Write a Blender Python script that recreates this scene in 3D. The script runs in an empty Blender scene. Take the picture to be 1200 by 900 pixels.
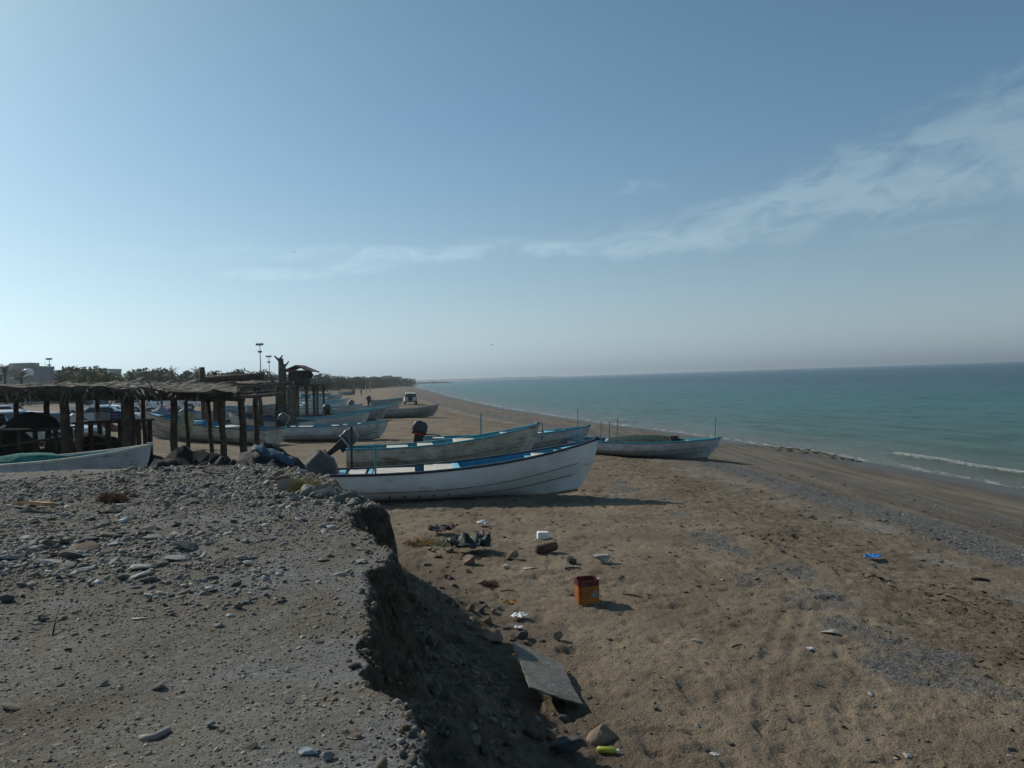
import bpy, math, random
import numpy as np
from mathutils import Vector, Matrix
random.seed(7)
rng = np.random.default_rng(7)
scene = bpy.context.scene
R = math.radians

# ---------------------------------------------------------------- camera, light, exposure
CAMZ = 3.4
F = 933.0                      # focal length in pixels of a 1200 wide frame
ROLL = R(1.88); PITCH = R(-0.46)
cam_d = bpy.data.cameras.new("camera"); cam = bpy.data.objects.new("camera", cam_d)
scene.collection.objects.link(cam); scene.camera = cam
cam_d.sensor_width = 36; cam_d.lens = 28.0; cam_d.clip_end = 40000; cam_d.clip_start = 0.1
fw = Vector((0, math.cos(PITCH), math.sin(PITCH))); rt = Vector((1, 0, 0)); up = rt.cross(fw)
cx = rt * math.cos(ROLL) - up * math.sin(ROLL); cy = rt * math.sin(ROLL) + up * math.cos(ROLL)
M = Matrix((cx, cy, -fw)).transposed().to_4x4(); M.translation = (0, 0, CAMZ); cam.matrix_world = M

SUN_EL = R(34); SUN_DIR = Vector((-0.82 * math.cos(SUN_EL), 0.57 * math.cos(SUN_EL), math.sin(SUN_EL))).normalized()
sl = bpy.data.lights.new("sun", 'SUN'); so = bpy.data.objects.new("sun", sl); scene.collection.objects.link(so)
sl.energy = 5.0; sl.angle = R(0.5); sl.color = (1.0, 0.93, 0.82)
so.rotation_euler = SUN_DIR.to_track_quat('Z', 'Y').to_euler()

w = bpy.data.worlds.new("World"); scene.world = w; w.use_nodes = True
nt = w.node_tree; nt.nodes.clear()
def N(nt, t, **k):
    n = nt.nodes.new(t)
    for a, b in k.items(): setattr(n, a, b)
    return n
sky = N(nt, 'ShaderNodeTexSky', sky_type='NISHITA', sun_disc=False)
sky.sun_elevation = SUN_EL; sky.sun_rotation = math.atan2(SUN_DIR.x, SUN_DIR.y)
sky.altitude = 0; sky.air_density = 1.0; sky.dust_density = 0.8; sky.ozone_density = 2.0
bg = N(nt, 'ShaderNodeBackground'); out = N(nt, 'ShaderNodeOutputWorld')
def mth(nt, op, a, b=None, c=None, clamp=False):
    n = nt.nodes.new('ShaderNodeMath'); n.operation = op; n.use_clamp = clamp
    for i, v in enumerate((a, b, c)):
        if v is None: continue
        if isinstance(v, (int, float)): n.inputs[i].default_value = v
        else: nt.links.new(v, n.inputs[i])
    return n.outputs[0]
def smooth(nt, v, a, b):
    n = nt.nodes.new('ShaderNodeMapRange'); n.interpolation_type = 'SMOOTHSTEP'
    nt.links.new(v, n.inputs[0]); n.inputs[1].default_value = a; n.inputs[2].default_value = b
    return n.outputs[0]
tc = N(nt, 'ShaderNodeTexCoord'); sep = N(nt, 'ShaderNodeSeparateXYZ'); nt.links.new(tc.outputs['Generated'], sep.inputs[0])
az = mth(nt, 'DIVIDE', mth(nt, 'ARCTAN2', sep.outputs[0], sep.outputs[1]), R(1))
el = mth(nt, 'DIVIDE', mth(nt, 'ARCSINE', sep.outputs[2]), R(1))
cmb = N(nt, 'ShaderNodeCombineXYZ')
nt.links.new(mth(nt, 'MULTIPLY', az, 0.09), cmb.inputs[0])
nt.links.new(mth(nt, 'SUBTRACT', mth(nt, 'MULTIPLY', el, 0.24), mth(nt, 'MULTIPLY', az, 0.035)), cmb.inputs[1])
nz = N(nt, 'ShaderNodeTexNoise'); nz.inputs['Scale'].default_value = 2.7; nz.inputs['Detail'].default_value = 9; nz.inputs['Roughness'].default_value = 0.62
nz.inputs['Distortion'].default_value = 0.5
nt.links.new(cmb.outputs[0], nz.inputs['Vector'])
# thin cloud bank that climbs towards the right, thickening
rise = mth(nt, 'MAXIMUM', mth(nt, 'MULTIPLY', mth(nt, 'SUBTRACT', az, 9.0), 0.17), 0.0)
ctr = mth(nt, 'ADD', rise, 9.0)
wid = mth(nt, 'ADD', mth(nt, 'MULTIPLY', mth(nt, 'MAXIMUM', mth(nt, 'SUBTRACT', az, 5.0), 0.0), 0.14), 0.9)
dist = mth(nt, 'DIVIDE', mth(nt, 'ABSOLUTE', mth(nt, 'SUBTRACT', el, ctr)), wid)
band = mth(nt, 'SUBTRACT', 1.0, smooth(nt, dist, 0.2, 1.5))
thick = mth(nt, 'ADD', mth(nt, 'MULTIPLY', band, 0.30), mth(nt, 'MULTIPLY', smooth(nt, az, 8, 30), 0.06))
cl = smooth(nt, mth(nt, 'ADD', nz.outputs[0], thick), 0.62, 0.95)
cl = mth(nt, 'MULTIPLY', mth(nt, 'MULTIPLY', cl, smooth(nt, az, -30, -4)), band)
def puff(a0, e0, ra, re):
    q1 = mth(nt, 'POWER', mth(nt, 'DIVIDE', mth(nt, 'SUBTRACT', az, a0), ra), 2); q2 = mth(nt, 'POWER', mth(nt, 'DIVIDE', mth(nt, 'SUBTRACT', el, e0), re), 2)
    return mth(nt, 'MULTIPLY', mth(nt, 'SUBTRACT', 1.0, smooth(nt, mth(nt, 'ADD', q1, q2), .1, 1.0)), smooth(nt, nz.outputs[0], .36, .66))
for pf in ((-.5, 9.3, 4.5, .9), (-10.8, 8.3, 3.8, .9), (-16, 7.6, 5, .6), (8.5, 9.6, 5.5, 1.5), (18, 11.5, 3, .9), (9, 13, 3, .6)): cl = mth(nt, 'MAXIMUM', cl, mth(nt, 'MULTIPLY', puff(*pf), .62))
mixc = N(nt, 'ShaderNodeMix', data_type='RGBA'); nt.links.new(mth(nt, 'MULTIPLY', cl, 0.62), mixc.inputs[0])
nt.links.new(sky.outputs[0], mixc.inputs[6]); addc = N(nt, 'ShaderNodeVectorMath', operation='ADD'); nt.links.new(sky.outputs[0], addc.inputs[0]); addc.inputs[1].default_value = (2.3, 1.9, 1.2); nt.links.new(addc.outputs[0], mixc.inputs[7])
tint = N(nt, 'ShaderNodeMix', data_type='RGBA', blend_type='MULTIPLY'); tint.inputs[0].default_value = 1
trp = N(nt, 'ShaderNodeValToRGB'); e = trp.color_ramp.elements; e[0].color = (.75, 1.0, 1.30, 1); e[1].color = (.84, 1.06, .98, 1); e[1].position = .42
x_ = e.new(.16); x_.color = (.82, 1.03, 1.10, 1); nt.links.new(mth(nt, 'DIVIDE', el, 60.0, clamp=True), trp.inputs[0])
nt.links.new(mixc.outputs[2], tint.inputs[6]); nt.links.new(trp.outputs[0], tint.inputs[7])
bw = N(nt, 'ShaderNodeRGBToBW'); nt.links.new(tint.outputs[2], bw.inputs[0]); gry = N(nt, 'ShaderNodeVectorMath', operation='SCALE'); gry.inputs[0].default_value = (.80, 1.01, 1.12); nt.links.new(bw.outputs[0], gry.inputs['Scale'])
hz_ = N(nt, 'ShaderNodeMix', data_type='RGBA'); hf = mth(nt, 'ADD', .06, mth(nt, 'MULTIPLY', mth(nt, 'SUBTRACT', 1.0, smooth(nt, el, 0, 20)), .58)); hf = mth(nt, 'ADD', hf, mth(nt, 'MULTIPLY', mth(nt, 'SUBTRACT', 1.0, smooth(nt, el, 0, 6)), .33)); nt.links.new(hf, hz_.inputs[0])
nt.links.new(tint.outputs[2], hz_.inputs[6]); nt.links.new(gry.outputs[0], hz_.inputs[7])
nt.links.new(hz_.outputs[2], bg.inputs[0]); bg.inputs[1].default_value = 0.120
nt.links.new(bg.outputs[0], out.inputs[0])
scene.view_settings.view_transform = 'Standard'; scene.view_settings.look = 'None'; scene.view_settings.gamma = 1
scene.view_settings.exposure = -0.45; scene.view_settings.use_curve_mapping = False
scene.cycles.use_denoising = True; scene.cycles.max_bounces = 6; scene.cycles.volume_bounces = 0
scene.cycles.diffuse_bounces = 3; scene.cycles.use_adaptive_sampling = True; scene.cycles.adaptive_threshold = 0.02

# ---------------------------------------------------------------- numeric noise
def _h2(ix, iy, seed):
    n = (ix.astype(np.int64) * 374761393 + iy.astype(np.int64) * 668265263 + seed * 1442695041) & 0xffffffff
    n = ((n ^ (n >> 13)) * 1274126177) & 0xffffffff
    return ((n ^ (n >> 16)) & 0xffff) / 65535.0
def vnoise(x, y, seed=0):
    x = np.asarray(x, float); y = np.asarray(y, float)
    ix = np.floor(x); iy = np.floor(y); fx = x - ix; fy = y - iy
    u = fx * fx * (3 - 2 * fx); v = fy * fy * (3 - 2 * fy)
    a = _h2(ix, iy, seed); b = _h2(ix + 1, iy, seed); c = _h2(ix, iy + 1, seed); d = _h2(ix + 1, iy + 1, seed)
    return (a + (b - a) * u) * (1 - v) + (c + (d - c) * u) * v
def fbm(x, y, seed=0, oct=4, gain=0.5):
    s = 0; a = 1; t = 0; x = np.asarray(x, float); y = np.asarray(y, float)
    for i in range(oct):
        s = s + a * (vnoise(x, y, seed + i * 17) - 0.5); t += a; a *= gain
        x, y = x * 1.63 + y * 1.2 + 3.1, y * 1.63 - x * 1.2 + 7.7
    return s / t * 2
def sstep(a, b, x):
    t = np.clip((x - a) / (b - a), 0, 1); return t * t * (3 - 2 * t)

# ---------------------------------------------------------------- terrain as a function
SEA = -1.2
SH_Y = np.array([-60, -20, 0, 15, 28, 36, 44, 53, 77, 114, 170, 252, 340, 477, 700, 900, 1400, 2500, 6000], float)
SH_X = np.array([26, 22.5, 20.6, 19.3, 18.2, 17.3, 16.4, 14.3, 8.3, 0.3, -9.5, -22, -34, -56, -84, -101, -240, -600, -1700], float)
_yy = np.concatenate([np.linspace(-60, 300, 721), np.linspace(302, 6000, 1500)])
_xx = np.interp(_yy, SH_Y, SH_X)
_k = np.ones(17) / 17; _xs = np.convolve(np.pad(_xx, 8, 'edge'), _k, 'valid')
def s_of(x, y):
    y = np.asarray(y, float); xs = np.interp(y, _yy, _xs)
    wob = 0.9 * (vnoise(y * 0.11, y * 0 + .5, 5) - 0.5) + 0.35 * (vnoise(y * 0.4, y * 0 + .5, 6) - .5)
    return (xs - x) * 0.985 + wob * sstep(5, 20, y)
_S = np.array([-400, -60, -20, -6, 0, 3, 8, 12, 16, 20, 27, 32, 40, 50, 100, 3000], float)
_Z = np.array([-8, -5, -3, -1.75, -1.2, -0.98, -0.62, -0.36, -0.12, 0, 0.10, 0.32, 0.95, 1.25, 1.4, 1.8], float)
_sd = np.linspace(-400, 3000, 34001); _zd = np.interp(_sd, _S, _Z)
_zd = np.convolve(np.pad(_zd, 15, 'edge'), np.ones(31) / 31, 'valid')
BANK = np.array([(1.6, -30), (0.9, -6), (0.35, -1.5), (0.1, 0.8), (-.2, 2.2), (-.42, 3.2), (-.45, 3.55), (-.51, 3.8), (-.62, 4.02), (-.72, 4.15), (-.80, 4.3),
    (-.88, 4.78), (-1.0, 5.3), (-1.05, 5.6), (-1.09, 6.2), (-1.2, 6.55), (-1.22, 6.75), (-1.13, 7.05), (-1.08, 7.3), (-1.2, 7.7), (-1.45, 8.15), (-1.8, 8.95),
    (-2.1, 9.9), (-1.98, 10.3), (-1.78, 10.5), (-2.0, 11.0), (-2.5, 11.9), (-3.1, 13.3), (-3.8, 14.6), (-5.1, 15.9), (-6.8, 16.0), (-8.5, 16.3), (-10.3, 16.0),
    (-16, 16.5), (-30, 15), (-60, 8), (-60, -30)], float)
def bank_d(x, y):
    """signed distance to the bank's edge, positive on the bank"""
    x = np.asarray(x, float); y = np.asarray(y, float)
    best = np.full(np.broadcast(x, y).shape, 1e9); ins = np.zeros(best.shape, bool)
    n = len(BANK)
    for i in range(n):
        ax, ay = BANK[i]; bx, by = BANK[(i + 1) % n]
        dx, dy = bx - ax, by - ay
        t = np.clip(((x - ax) * dx + (y - ay) * dy) / (dx * dx + dy * dy), 0, 1)
        best = np.minimum(best, np.hypot(x - ax - t * dx, y - ay - t * dy))
        c = ((ay > y) != (by > y)) & (x < (bx - ax) * (y - ay) / (by - ay + 1e-12) + ax)
        ins ^= c
    return np.where(ins, best, -best)
TR = []      # tyre tracks, filled once the ground can be aimed at
def rough_sand(x, y, s):
    """trampled sand: hollows and mounds"""
    a = fbm(x * 0.5, y * 0.5, 11, 3) * 0.05
    b = fbm(x * 1.9, y * 1.9, 21, 3) * 0.024
    p = vnoise(x * 3.3, y * 3.3, 31); q = vnoise(x * 6.1 + 4, y * 6.1, 33)
    dents = -0.036 * sstep(0.66, 0.92, p) - 0.028 * sstep(0.62, 0.95, q)
    fine = fbm(x * 8, y * 8, 41, 3, .7) * 0.024
    k = sstep(3, 11.5, s)
    return (a + b * k + dents * k * 1.0 + fine * (0.35 + 0.65 * k)) * sstep(-1, 3, s)
def H(x, y, detail=True):
    x = np.asarray(x, float); y = np.asarray(y, float)
    s = s_of(x, y); z = np.interp(s, _sd, _zd)
    r = np.hypot(x, y)
    if detail:
        z = z + rough_sand(x, y, s) * (1 - sstep(60, 160, r))
        z = z + 0.05 * np.exp(-((s - 9.3) / 1.3) ** 2) + 0.05 * np.exp(-((s - 3.6) / 0.9) ** 2)
        for (ax, ay, bx, by) in TR:
            dx, dy = bx - ax, by - ay; L = math.hypot(dx, dy)
            t = ((x - ax) * dx + (y - ay) * dy) / L / L
            dd = ((x - ax) * dy - (y - ay) * dx) / L + 0.12 * np.sin(t * 5)
            m = sstep(-.05, .1, t) * (1 - sstep(.9, 1.05, t))
            z = z - 0.013 * m * np.exp(-(dd / 0.09) ** 4) * (.6 + .8 * vnoise(x * 9, y * 9, 78)) + 0.006 * m * np.exp(-((np.abs(dd) - 0.15) / 0.04) ** 2)
    near = (x > -70) & (x < 8) & (y > -40) & (y < 24)
    if np.any(near):
        xn = x[near] if x.shape else x; yn = y[near] if y.shape else y
        d = bank_d(xn, yn)
        if detail:
            d = d + 0.10 * fbm(xn * 1.7, yn * 1.7, 51, 3) + 0.07 * fbm(xn * 5, yn * 5, 52, 4, .7) + 0.07
        ft = 0.34 * sstep(-1.5, -0.28, d) + 0.10 * sstep(-.30, -0.12, d) + 0.56 * sstep(-0.17, 0.12, d)
        top = 1.8 + 0.10 * sstep(0.3, 1.2, d) * 0
        if detail:
            top = 1.8 + fbm(xn * .45, yn * .45, 61, 3) * 0.07 + fbm(xn * 2.3, yn * 2.3, 62, 4) * 0.014 + fbm(xn * 11, yn * 11, 64, 2) * 0.006
            # rubble heaped along the far rim and a low rise on the left
            top = top + 0.07 * np.exp(-((xn + 3.2) / 1.5) ** 2 - ((yn - 12.6) / 1.5) ** 2) + 0.03 * np.exp(-((xn + 4.8) / 1.6) ** 2 - ((yn - 15) / 1.0) ** 2)
            top = top - 0.06 * sstep(-.5, -3, xn) * sstep(10, 6, yn)
        zb = z[near] if z.shape else z
        talus = 0.10 * fbm(xn * 2.1, yn * 2.1, 71, 4) * sstep(-2.4, -0.9, d) * (1 - sstep(-.3, 0, d)) if detail else 0
        zz = zb + np.maximum(top - zb, 0) * ft + talus
        if z.shape: z = z.copy(); z[near] = zz
        else: z = zz
    return z
_ts = 2.0 * 1.0035 ** np.arange(0, 2100)
def ray(px, py):
    v = cx * ((px - 600) / F) + cy * ((450 - py) / F) + fw
    return v / v.y
def G(px, py, lift=0.0, detail=True):
    """the ground point seen at a pixel of the photograph"""
    v = ray(px, py); X = v.x * _ts; Z = CAMZ + v.z * _ts
    h = H(X, _ts, detail); i = int(np.argmax(Z < h))
    if i == 0: i = 1
    a = (Z[i - 1] - h[i - 1]) / ((Z[i - 1] - h[i - 1]) - (Z[i] - h[i]) + 1e-9)
    t = _ts[i - 1] + (_ts[i] - _ts[i - 1]) * a
    return Vector((v.x * t, t, CAMZ + v.z * t + lift))
def xat(px, D, z=0.3):
    return (((px - 600) / F) * D + math.sin(ROLL) * (z - CAMZ)) / math.cos(ROLL)
def zat(px, py, D):
    return CAMZ + ray(px, py).z * D
def gz(x, y): return float(H(np.array([x], float), np.array([y], float))[0])

# ---------------------------------------------------------------- materials
MATS = {}
def mat(name, col, rough=0.75, var=0.12, scale=6.0, bump=0.15, bscale=30, metal=0, spec=0.4, col2=None, trans=0, alpha=1, coords='Object', wear=None):
    if name in MATS: return MATS[name]
    m = bpy.data.materials.new(name); m.use_nodes = True; t = m.node_tree; b = t.nodes['Principled BSDF']
    tcn = N(t, 'ShaderNodeTexCoord'); n1 = N(t, 'ShaderNodeTexNoise'); n1.inputs['Scale'].default_value = scale; n1.inputs['Detail'].default_value = 6
    n1.inputs['Roughness'].default_value = 0.65
    t.links.new(tcn.outputs[coords], n1.inputs['Vector'])
    c2 = col2 or tuple(c * (1 - 2.5 * var) for c in col); c1 = tuple(min(1, c * (1 + var)) for c in col)
    rp = N(t, 'ShaderNodeValToRGB'); rp.color_ramp.elements[0].position = 0.32; rp.color_ramp.elements[1].position = 0.66
    rp.color_ramp.elements[0].color = (*[max(0, c) for c in c2], 1); rp.color_ramp.elements[1].color = (*c1, 1)
    t.links.new(n1.outputs[0], rp.inputs[0]); src = rp.outputs[0]
    if wear:
        n3 = N(t, 'ShaderNodeTexNoise'); n3.inputs['Scale'].default_value = wear[1]; n3.inputs['Detail'].default_value = 8; n3.inputs['Roughness'].default_value = .7
        mp = N(t, 'ShaderNodeMapping'); mp.inputs['Scale'].default_value = (0.5, 1, 2.4)
        t.links.new(tcn.outputs[coords], mp.inputs[0]); t.links.new(mp.outputs[0], n3.inputs['Vector'])
        mx = N(t, 'ShaderNodeMix', data_type='RGBA'); t.links.new(smooth(t, n3.outputs[0], wear[2], wear[2] + .12), mx.inputs[0])
        t.links.new(src, mx.inputs[6]); mx.inputs[7].default_value = (*wear[0], 1); src = mx.outputs[2]
    t.links.new(src, b.inputs['Base Color'])
    b.inputs['Roughness'].default_value = rough; b.inputs['Metallic'].default_value = metal; b.inputs['Specular IOR Level'].default_value = spec
    if trans: b.inputs['Transmission Weight'].default_value = trans
    if alpha < 1: b.inputs['Alpha'].default_value = alpha
    if bump:
        n2 = N(t, 'ShaderNodeTexNoise'); n2.inputs['Scale'].default_value = bscale; n2.inputs['Detail'].default_value = 5
        t.links.new(tcn.outputs[coords], n2.inputs['Vector'])
        bp = N(t, 'ShaderNodeBump'); bp.inputs['Strength'].default_value = bump; bp.inputs['Distance'].default_value = 0.05
        t.links.new(n2.outputs[0], bp.inputs['Height']); t.links.new(bp.outputs[0], b.inputs['Normal'])
    MATS[name] = m; return m

def add_mesh(name, v, f, m, parent=None, smooth_=True, attrs=None):
    """v (n,3) array, f (k,3|4) int array"""
    me = bpy.data.meshes.new(name); v = np.asarray(v, np.float32); f = np.asarray(f, np.int32)
    me.vertices.add(len(v)); me.vertices.foreach_set('co', v.ravel())
    k = f.shape[1]; me.loops.add(f.size); me.loops.foreach_set('vertex_index', f.ravel())
    me.polygons.add(len(f)); me.polygons.foreach_set('loop_start', np.arange(0, f.size, k, dtype=np.int32)); me.polygons.foreach_set('loop_total', np.full(len(f), k, np.int32))
    if smooth_: me.polygons.foreach_set('use_smooth', np.ones(len(f), bool))
    for n_, a in (attrs or {}).items():
        at = me.attributes.new(n_, 'FLOAT', 'POINT'); at.data.foreach_set('value', np.asarray(a, np.float32))
    me.update(calc_edges=True); me.materials.append(m)
    o = bpy.data.objects.new(name, me); scene.collection.objects.link(o)
    if parent is not None: o.parent = parent
    return o

# ---------------------------------------------------------------- ground sheet
def polar(rs, an):
    r, a = np.meshgrid(rs, an, indexing='ij')
    x = r * np.sin(a); y = r * np.cos(a)
    nr, na = r.shape
    idx = np.arange(nr * na).reshape(nr, na)
    f = np.stack([idx[:-1, :-1], idx[:-1, 1:], idx[1:, 1:], idx[1:, :-1]], -1).reshape(-1, 4)
    return x.ravel(), y.ravel(), f[:, ::-1].copy()
TR_PIX = [((905, 880), (917, 690)), ((928, 880), (932, 700)), ((1010, 880), (985, 790))]
TR = [(*G(a[0], a[1]).xy, *G(b[0], b[1]).xy) for a, b in TR_PIX]
r1 = 1.2 * 1.0045 ** np.arange(0, 1 + int(math.log(70 / 1.2) / math.log(1.0045)))
r2 = r1[-1] * 1.025 ** np.arange(1, 1 + int(math.log(6000 / 70) / math.log(1.025)))
rs = np.concatenate([[0.02, .3, .7], r1, r2])
an = np.concatenate([np.linspace(-180, -42, 100)[:-1], np.linspace(-42, 40, 620), np.linspace(40, 180, 90)[1:]])
gx, gy, gf = polar(rs, np.radians(an))
gzv = H(gx, gy); gs = s_of(gx, gy)
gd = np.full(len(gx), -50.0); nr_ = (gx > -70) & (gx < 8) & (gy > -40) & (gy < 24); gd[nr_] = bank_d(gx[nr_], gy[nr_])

fz = (gd > -.5) & (gd < .16); kz = sstep(-.5, -.25, gd[fz]) * sstep(.16, .04, gd[fz]) * sstep(1.9, 1.6, gzv[fz])
gx[fz] += kz * (.13 * fbm(gy[fz] * 3.2, gzv[fz] * 3.6, 701, 4, .62)); gy[fz] += kz * .07 * fbm(gx[fz] * 5, gzv[fz] * 6, 705, 3)
def ground_mat(name, kind):
    m = bpy.data.materials.new(name); m.use_nodes = True; t = m.node_tree; b = t.nodes['Principled BSDF']
    tcn = N(t, 'ShaderNodeTexCoord'); P = tcn.outputs['Object']
    def noise(sc, det=6, ro=.6, vec=None, scl=None):
        n = N(t, 'ShaderNodeTexNoise'); n.inputs['Scale'].default_value = sc; n.inputs['Detail'].default_value = det; n.inputs['Roughness'].default_value = ro
        if scl:
            mp = N(t, 'ShaderNodeMapping'); mp.inputs['Scale'].default_value = scl; mp.inputs['Rotation'].default_value = (0, 0, R(8)); t.links.new(P, mp.inputs[0]); t.links.new(mp.outputs[0], n.inputs['Vector'])
        else: t.links.new(P, n.inputs['Vector'])
        return n.outputs[0]
    def mix(f, a, c):
        n = N(t, 'ShaderNodeMix', data_type='RGBA')
        for i, v in ((0, f), (6, a), (7, c)):
            if isinstance(v, tuple): n.inputs[i].default_value = (*v, 1)
            elif isinstance(v, float): n.inputs[i].default_value = v
            else: t.links.new(v, n.inputs[i])
        return n.outputs[2]
    at = N(t, 'ShaderNodeAttribute', attribute_name='s'); s = at.outputs['Fac']
    ad = N(t, 'ShaderNodeAttribute', attribute_name='bd'); bd = ad.outputs['Fac']
    def bandf(c, wdt, nz_amt=1.6, nsc=.35):
        sn = mth(t, 'ADD', s, mth(t, 'MULTIPLY', mth(t, 'SUBTRACT', noise(nsc, 5), .5), nz_amt * 2))
        d = mth(t, 'ABSOLUTE', mth(t, 'SUBTRACT', sn, c))
        return mth(t, 'SUBTRACT', 1.0, smooth(t, d, wdt * .55, wdt * 1.25))
    grain = noise(95, 3, .7); mid = noise(7, 6, .65); big = noise(.55, 5)
    vor = N(t, 'ShaderNodeTexVoronoi'); vor.inputs['Scale'].default_value = 34; vor.inputs['Randomness'].default_value = 1; t.links.new(P, vor.inputs['Vector'])
    sepc = N(t, 'ShaderNodeSeparateColor'); t.links.new(vor.outputs['Color'], sepc.inputs[0])
    if kind == 'beach':
        sand = mix(smooth(t, big, .35, .65), (.150, .115, .079), (.215, .170, .120))
        sand = mix(mth(t, 'MULTIPLY', smooth(t, mid, .52, .72), .35), sand, (.09, .07, .05))
        # damp darker sand nearer the sea, streaked along the shore
        st = noise(1.0, 6, .6, scl=(2.2, .16, 1))
        low = mth(t, 'SUBTRACT', 1.0, smooth(t, s, 8.5, 12.5))
        damp = mix(smooth(t, st, .38, .62), (.092, .077, .060), (.165, .138, .105))
        sand = mix(mth(t, 'MULTIPLY', low, .92), sand, damp)
        # olive brown weed litter line
        lit = mth(t, 'MULTIPLY', bandf(12.6, 1.5, 1.4, .5), smooth(t, noise(5.5, 6, .7), .40, .62))
        sand = mix(mth(t, 'MULTIPLY', lit, .8), sand, (.085, .062, .036))
        # gravel bands
        g1 = bandf(9.3, .8, .7, .4); g2 = mth(t, 'MULTIPLY', bandf(15.0, .8, 2.2, .3), smooth(t, noise(.5, 3), .48, .6))
        g3 = mth(t, 'MULTIPLY', bandf(6.2, .5, 1.0, .4), .5)
        pale = mth(t, 'MULTIPLY', bandf(11.0, .6, 1.5, .25), smooth(t, noise(.4, 3), .45, .6))
        sand = mix(mth(t, 'MULTIPLY', pale, .6), sand, (.21, .20, .18))
        gr = mth(t, 'MAXIMUM', mth(t, 'MAXIMUM', g1, g2), g3)
        gcol = N(t, 'ShaderNodeValToRGB'); e = gcol.color_ramp.elements; e[0].color = (.045, .045, .044, 1); e[1].color = (.20, .20, .195, 1)
        x_ = gcol.color_ramp.elements.new(.55); x_.color = (.088, .088, .086, 1); t.links.new(sepc.outputs[0], gcol.inputs[0])
        patch = mth(t, 'MULTIPLY', gr, smooth(t, noise(9, 5, .7), .28, .48))
        col = mix(mth(t, 'MULTIPLY', patch, .95), sand, gcol.outputs[0])
        spk = mth(t, 'MULTIPLY', mth(t, 'GREATER_THAN', sepc.outputs[1], .93), .5)
        col = mix(spk, col, gcol.outputs[0])
        wet = mth(t, 'SUBTRACT', 1.0, smooth(t, s, 1.0, 3.8))
        col = mix(mth(t, 'MULTIPLY', wet, .75), col, (.075, .068, .06))
        # eroded earth at the foot of the bank, coloured darker to deepen its shadow
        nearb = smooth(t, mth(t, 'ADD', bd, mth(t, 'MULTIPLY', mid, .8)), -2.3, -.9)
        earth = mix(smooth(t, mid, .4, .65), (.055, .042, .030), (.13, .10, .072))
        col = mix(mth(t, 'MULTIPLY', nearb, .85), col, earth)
        inland = smooth(t, s, 26, 40); col = mix(mth(t, 'MULTIPLY', inland, .6), col, (.17, .14, .105))
        t.links.new(mth(t, 'SUBTRACT', .93, mth(t, 'MULTIPLY', wet, .55)), b.inputs['Roughness'])
        b.inputs['Specular IOR Level'].default_value = .25
    else:
        base = mix(smooth(t, big, .38, .62), (.122, .102, .076), (.152, .144, .124))
        base = mix(mth(t, 'MULTIPLY', smooth(t, mid, .5, .75), .5), base, (.10, .09, .075))
        sl = mth(t, 'MULTIPLY', smooth(t, noise(.8, 5, .65), .47, .58), .75)
        base = mix(sl, base, (.165, .166, .165))
        red = mth(t, 'MULTIPLY', smooth(t, noise(1.3, 3), .62, .72), .6)
        base = mix(red, base, (.17, .12, .082))
        chips = N(t, 'ShaderNodeValToRGB'); e = chips.color_ramp.elements; e[0].color = (.07, .07, .068, 1); e[1].color = (.32, .32, .305, 1)
        x_ = e.new(.6); x_.color = (.13, .127, .12, 1); t.links.new(sepc.outputs[0], chips.inputs[0])
        col = mix(mth(t, 'MULTIPLY', mth(t, 'GREATER_THAN', sepc.outputs[1], .78), .45), base, chips.outputs[0])
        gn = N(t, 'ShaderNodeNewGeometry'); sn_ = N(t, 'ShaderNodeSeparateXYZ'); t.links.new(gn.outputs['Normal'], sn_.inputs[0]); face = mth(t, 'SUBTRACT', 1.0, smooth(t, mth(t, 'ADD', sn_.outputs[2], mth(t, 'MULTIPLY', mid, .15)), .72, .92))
        earth = mix(smooth(t, mid, .4, .65), (.045, .035, .026), (.10, .08, .058))  # bare earth of the steep face, with extra shade put into its colour
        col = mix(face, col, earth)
        b.inputs['Roughness'].default_value = .95; b.inputs['Specular IOR Level'].default_value = .2
    val = mth(t, 'ADD', mth(t, 'MULTIPLY', grain, .7 if kind == 'beach' else 1.5), .65 if kind == 'beach' else .27)
    vm = N(t, 'ShaderNodeVectorMath', operation='SCALE'); t.links.new(col, vm.inputs[0]); t.links.new(val, vm.inputs['Scale'])
    t.links.new(vm.outputs[0], b.inputs['Base Color'])
    hgt = mth(t, 'ADD', mth(t, 'MULTIPLY', noise(14, 7, .7), .8), mth(t, 'ADD', mth(t, 'MULTIPLY', grain, .12 if kind == 'beach' else .35), mth(t, 'MULTIPLY', vor.outputs['Distance'], -.22 if kind == 'beach' else -.16)))
    bp = N(t, 'ShaderNodeBump'); bp.inputs['Strength'].default_value = .8; bp.inputs['Distance'].default_value = .065 if kind == 'beach' else .035
    t.links.new(hgt, bp.inputs['Height']); t.links.new(bp.outputs[0], b.inputs['Normal'])
    return m
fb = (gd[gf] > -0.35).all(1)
def sub(name, sel, m):
    f = gf[sel]; u, inv = np.unique(f, return_inverse=True)
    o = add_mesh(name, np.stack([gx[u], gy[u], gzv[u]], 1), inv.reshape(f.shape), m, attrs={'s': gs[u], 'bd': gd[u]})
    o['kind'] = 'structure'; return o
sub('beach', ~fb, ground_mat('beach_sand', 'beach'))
sub('earth_bank', fb, ground_mat('bank_rubble', 'bank'))

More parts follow.
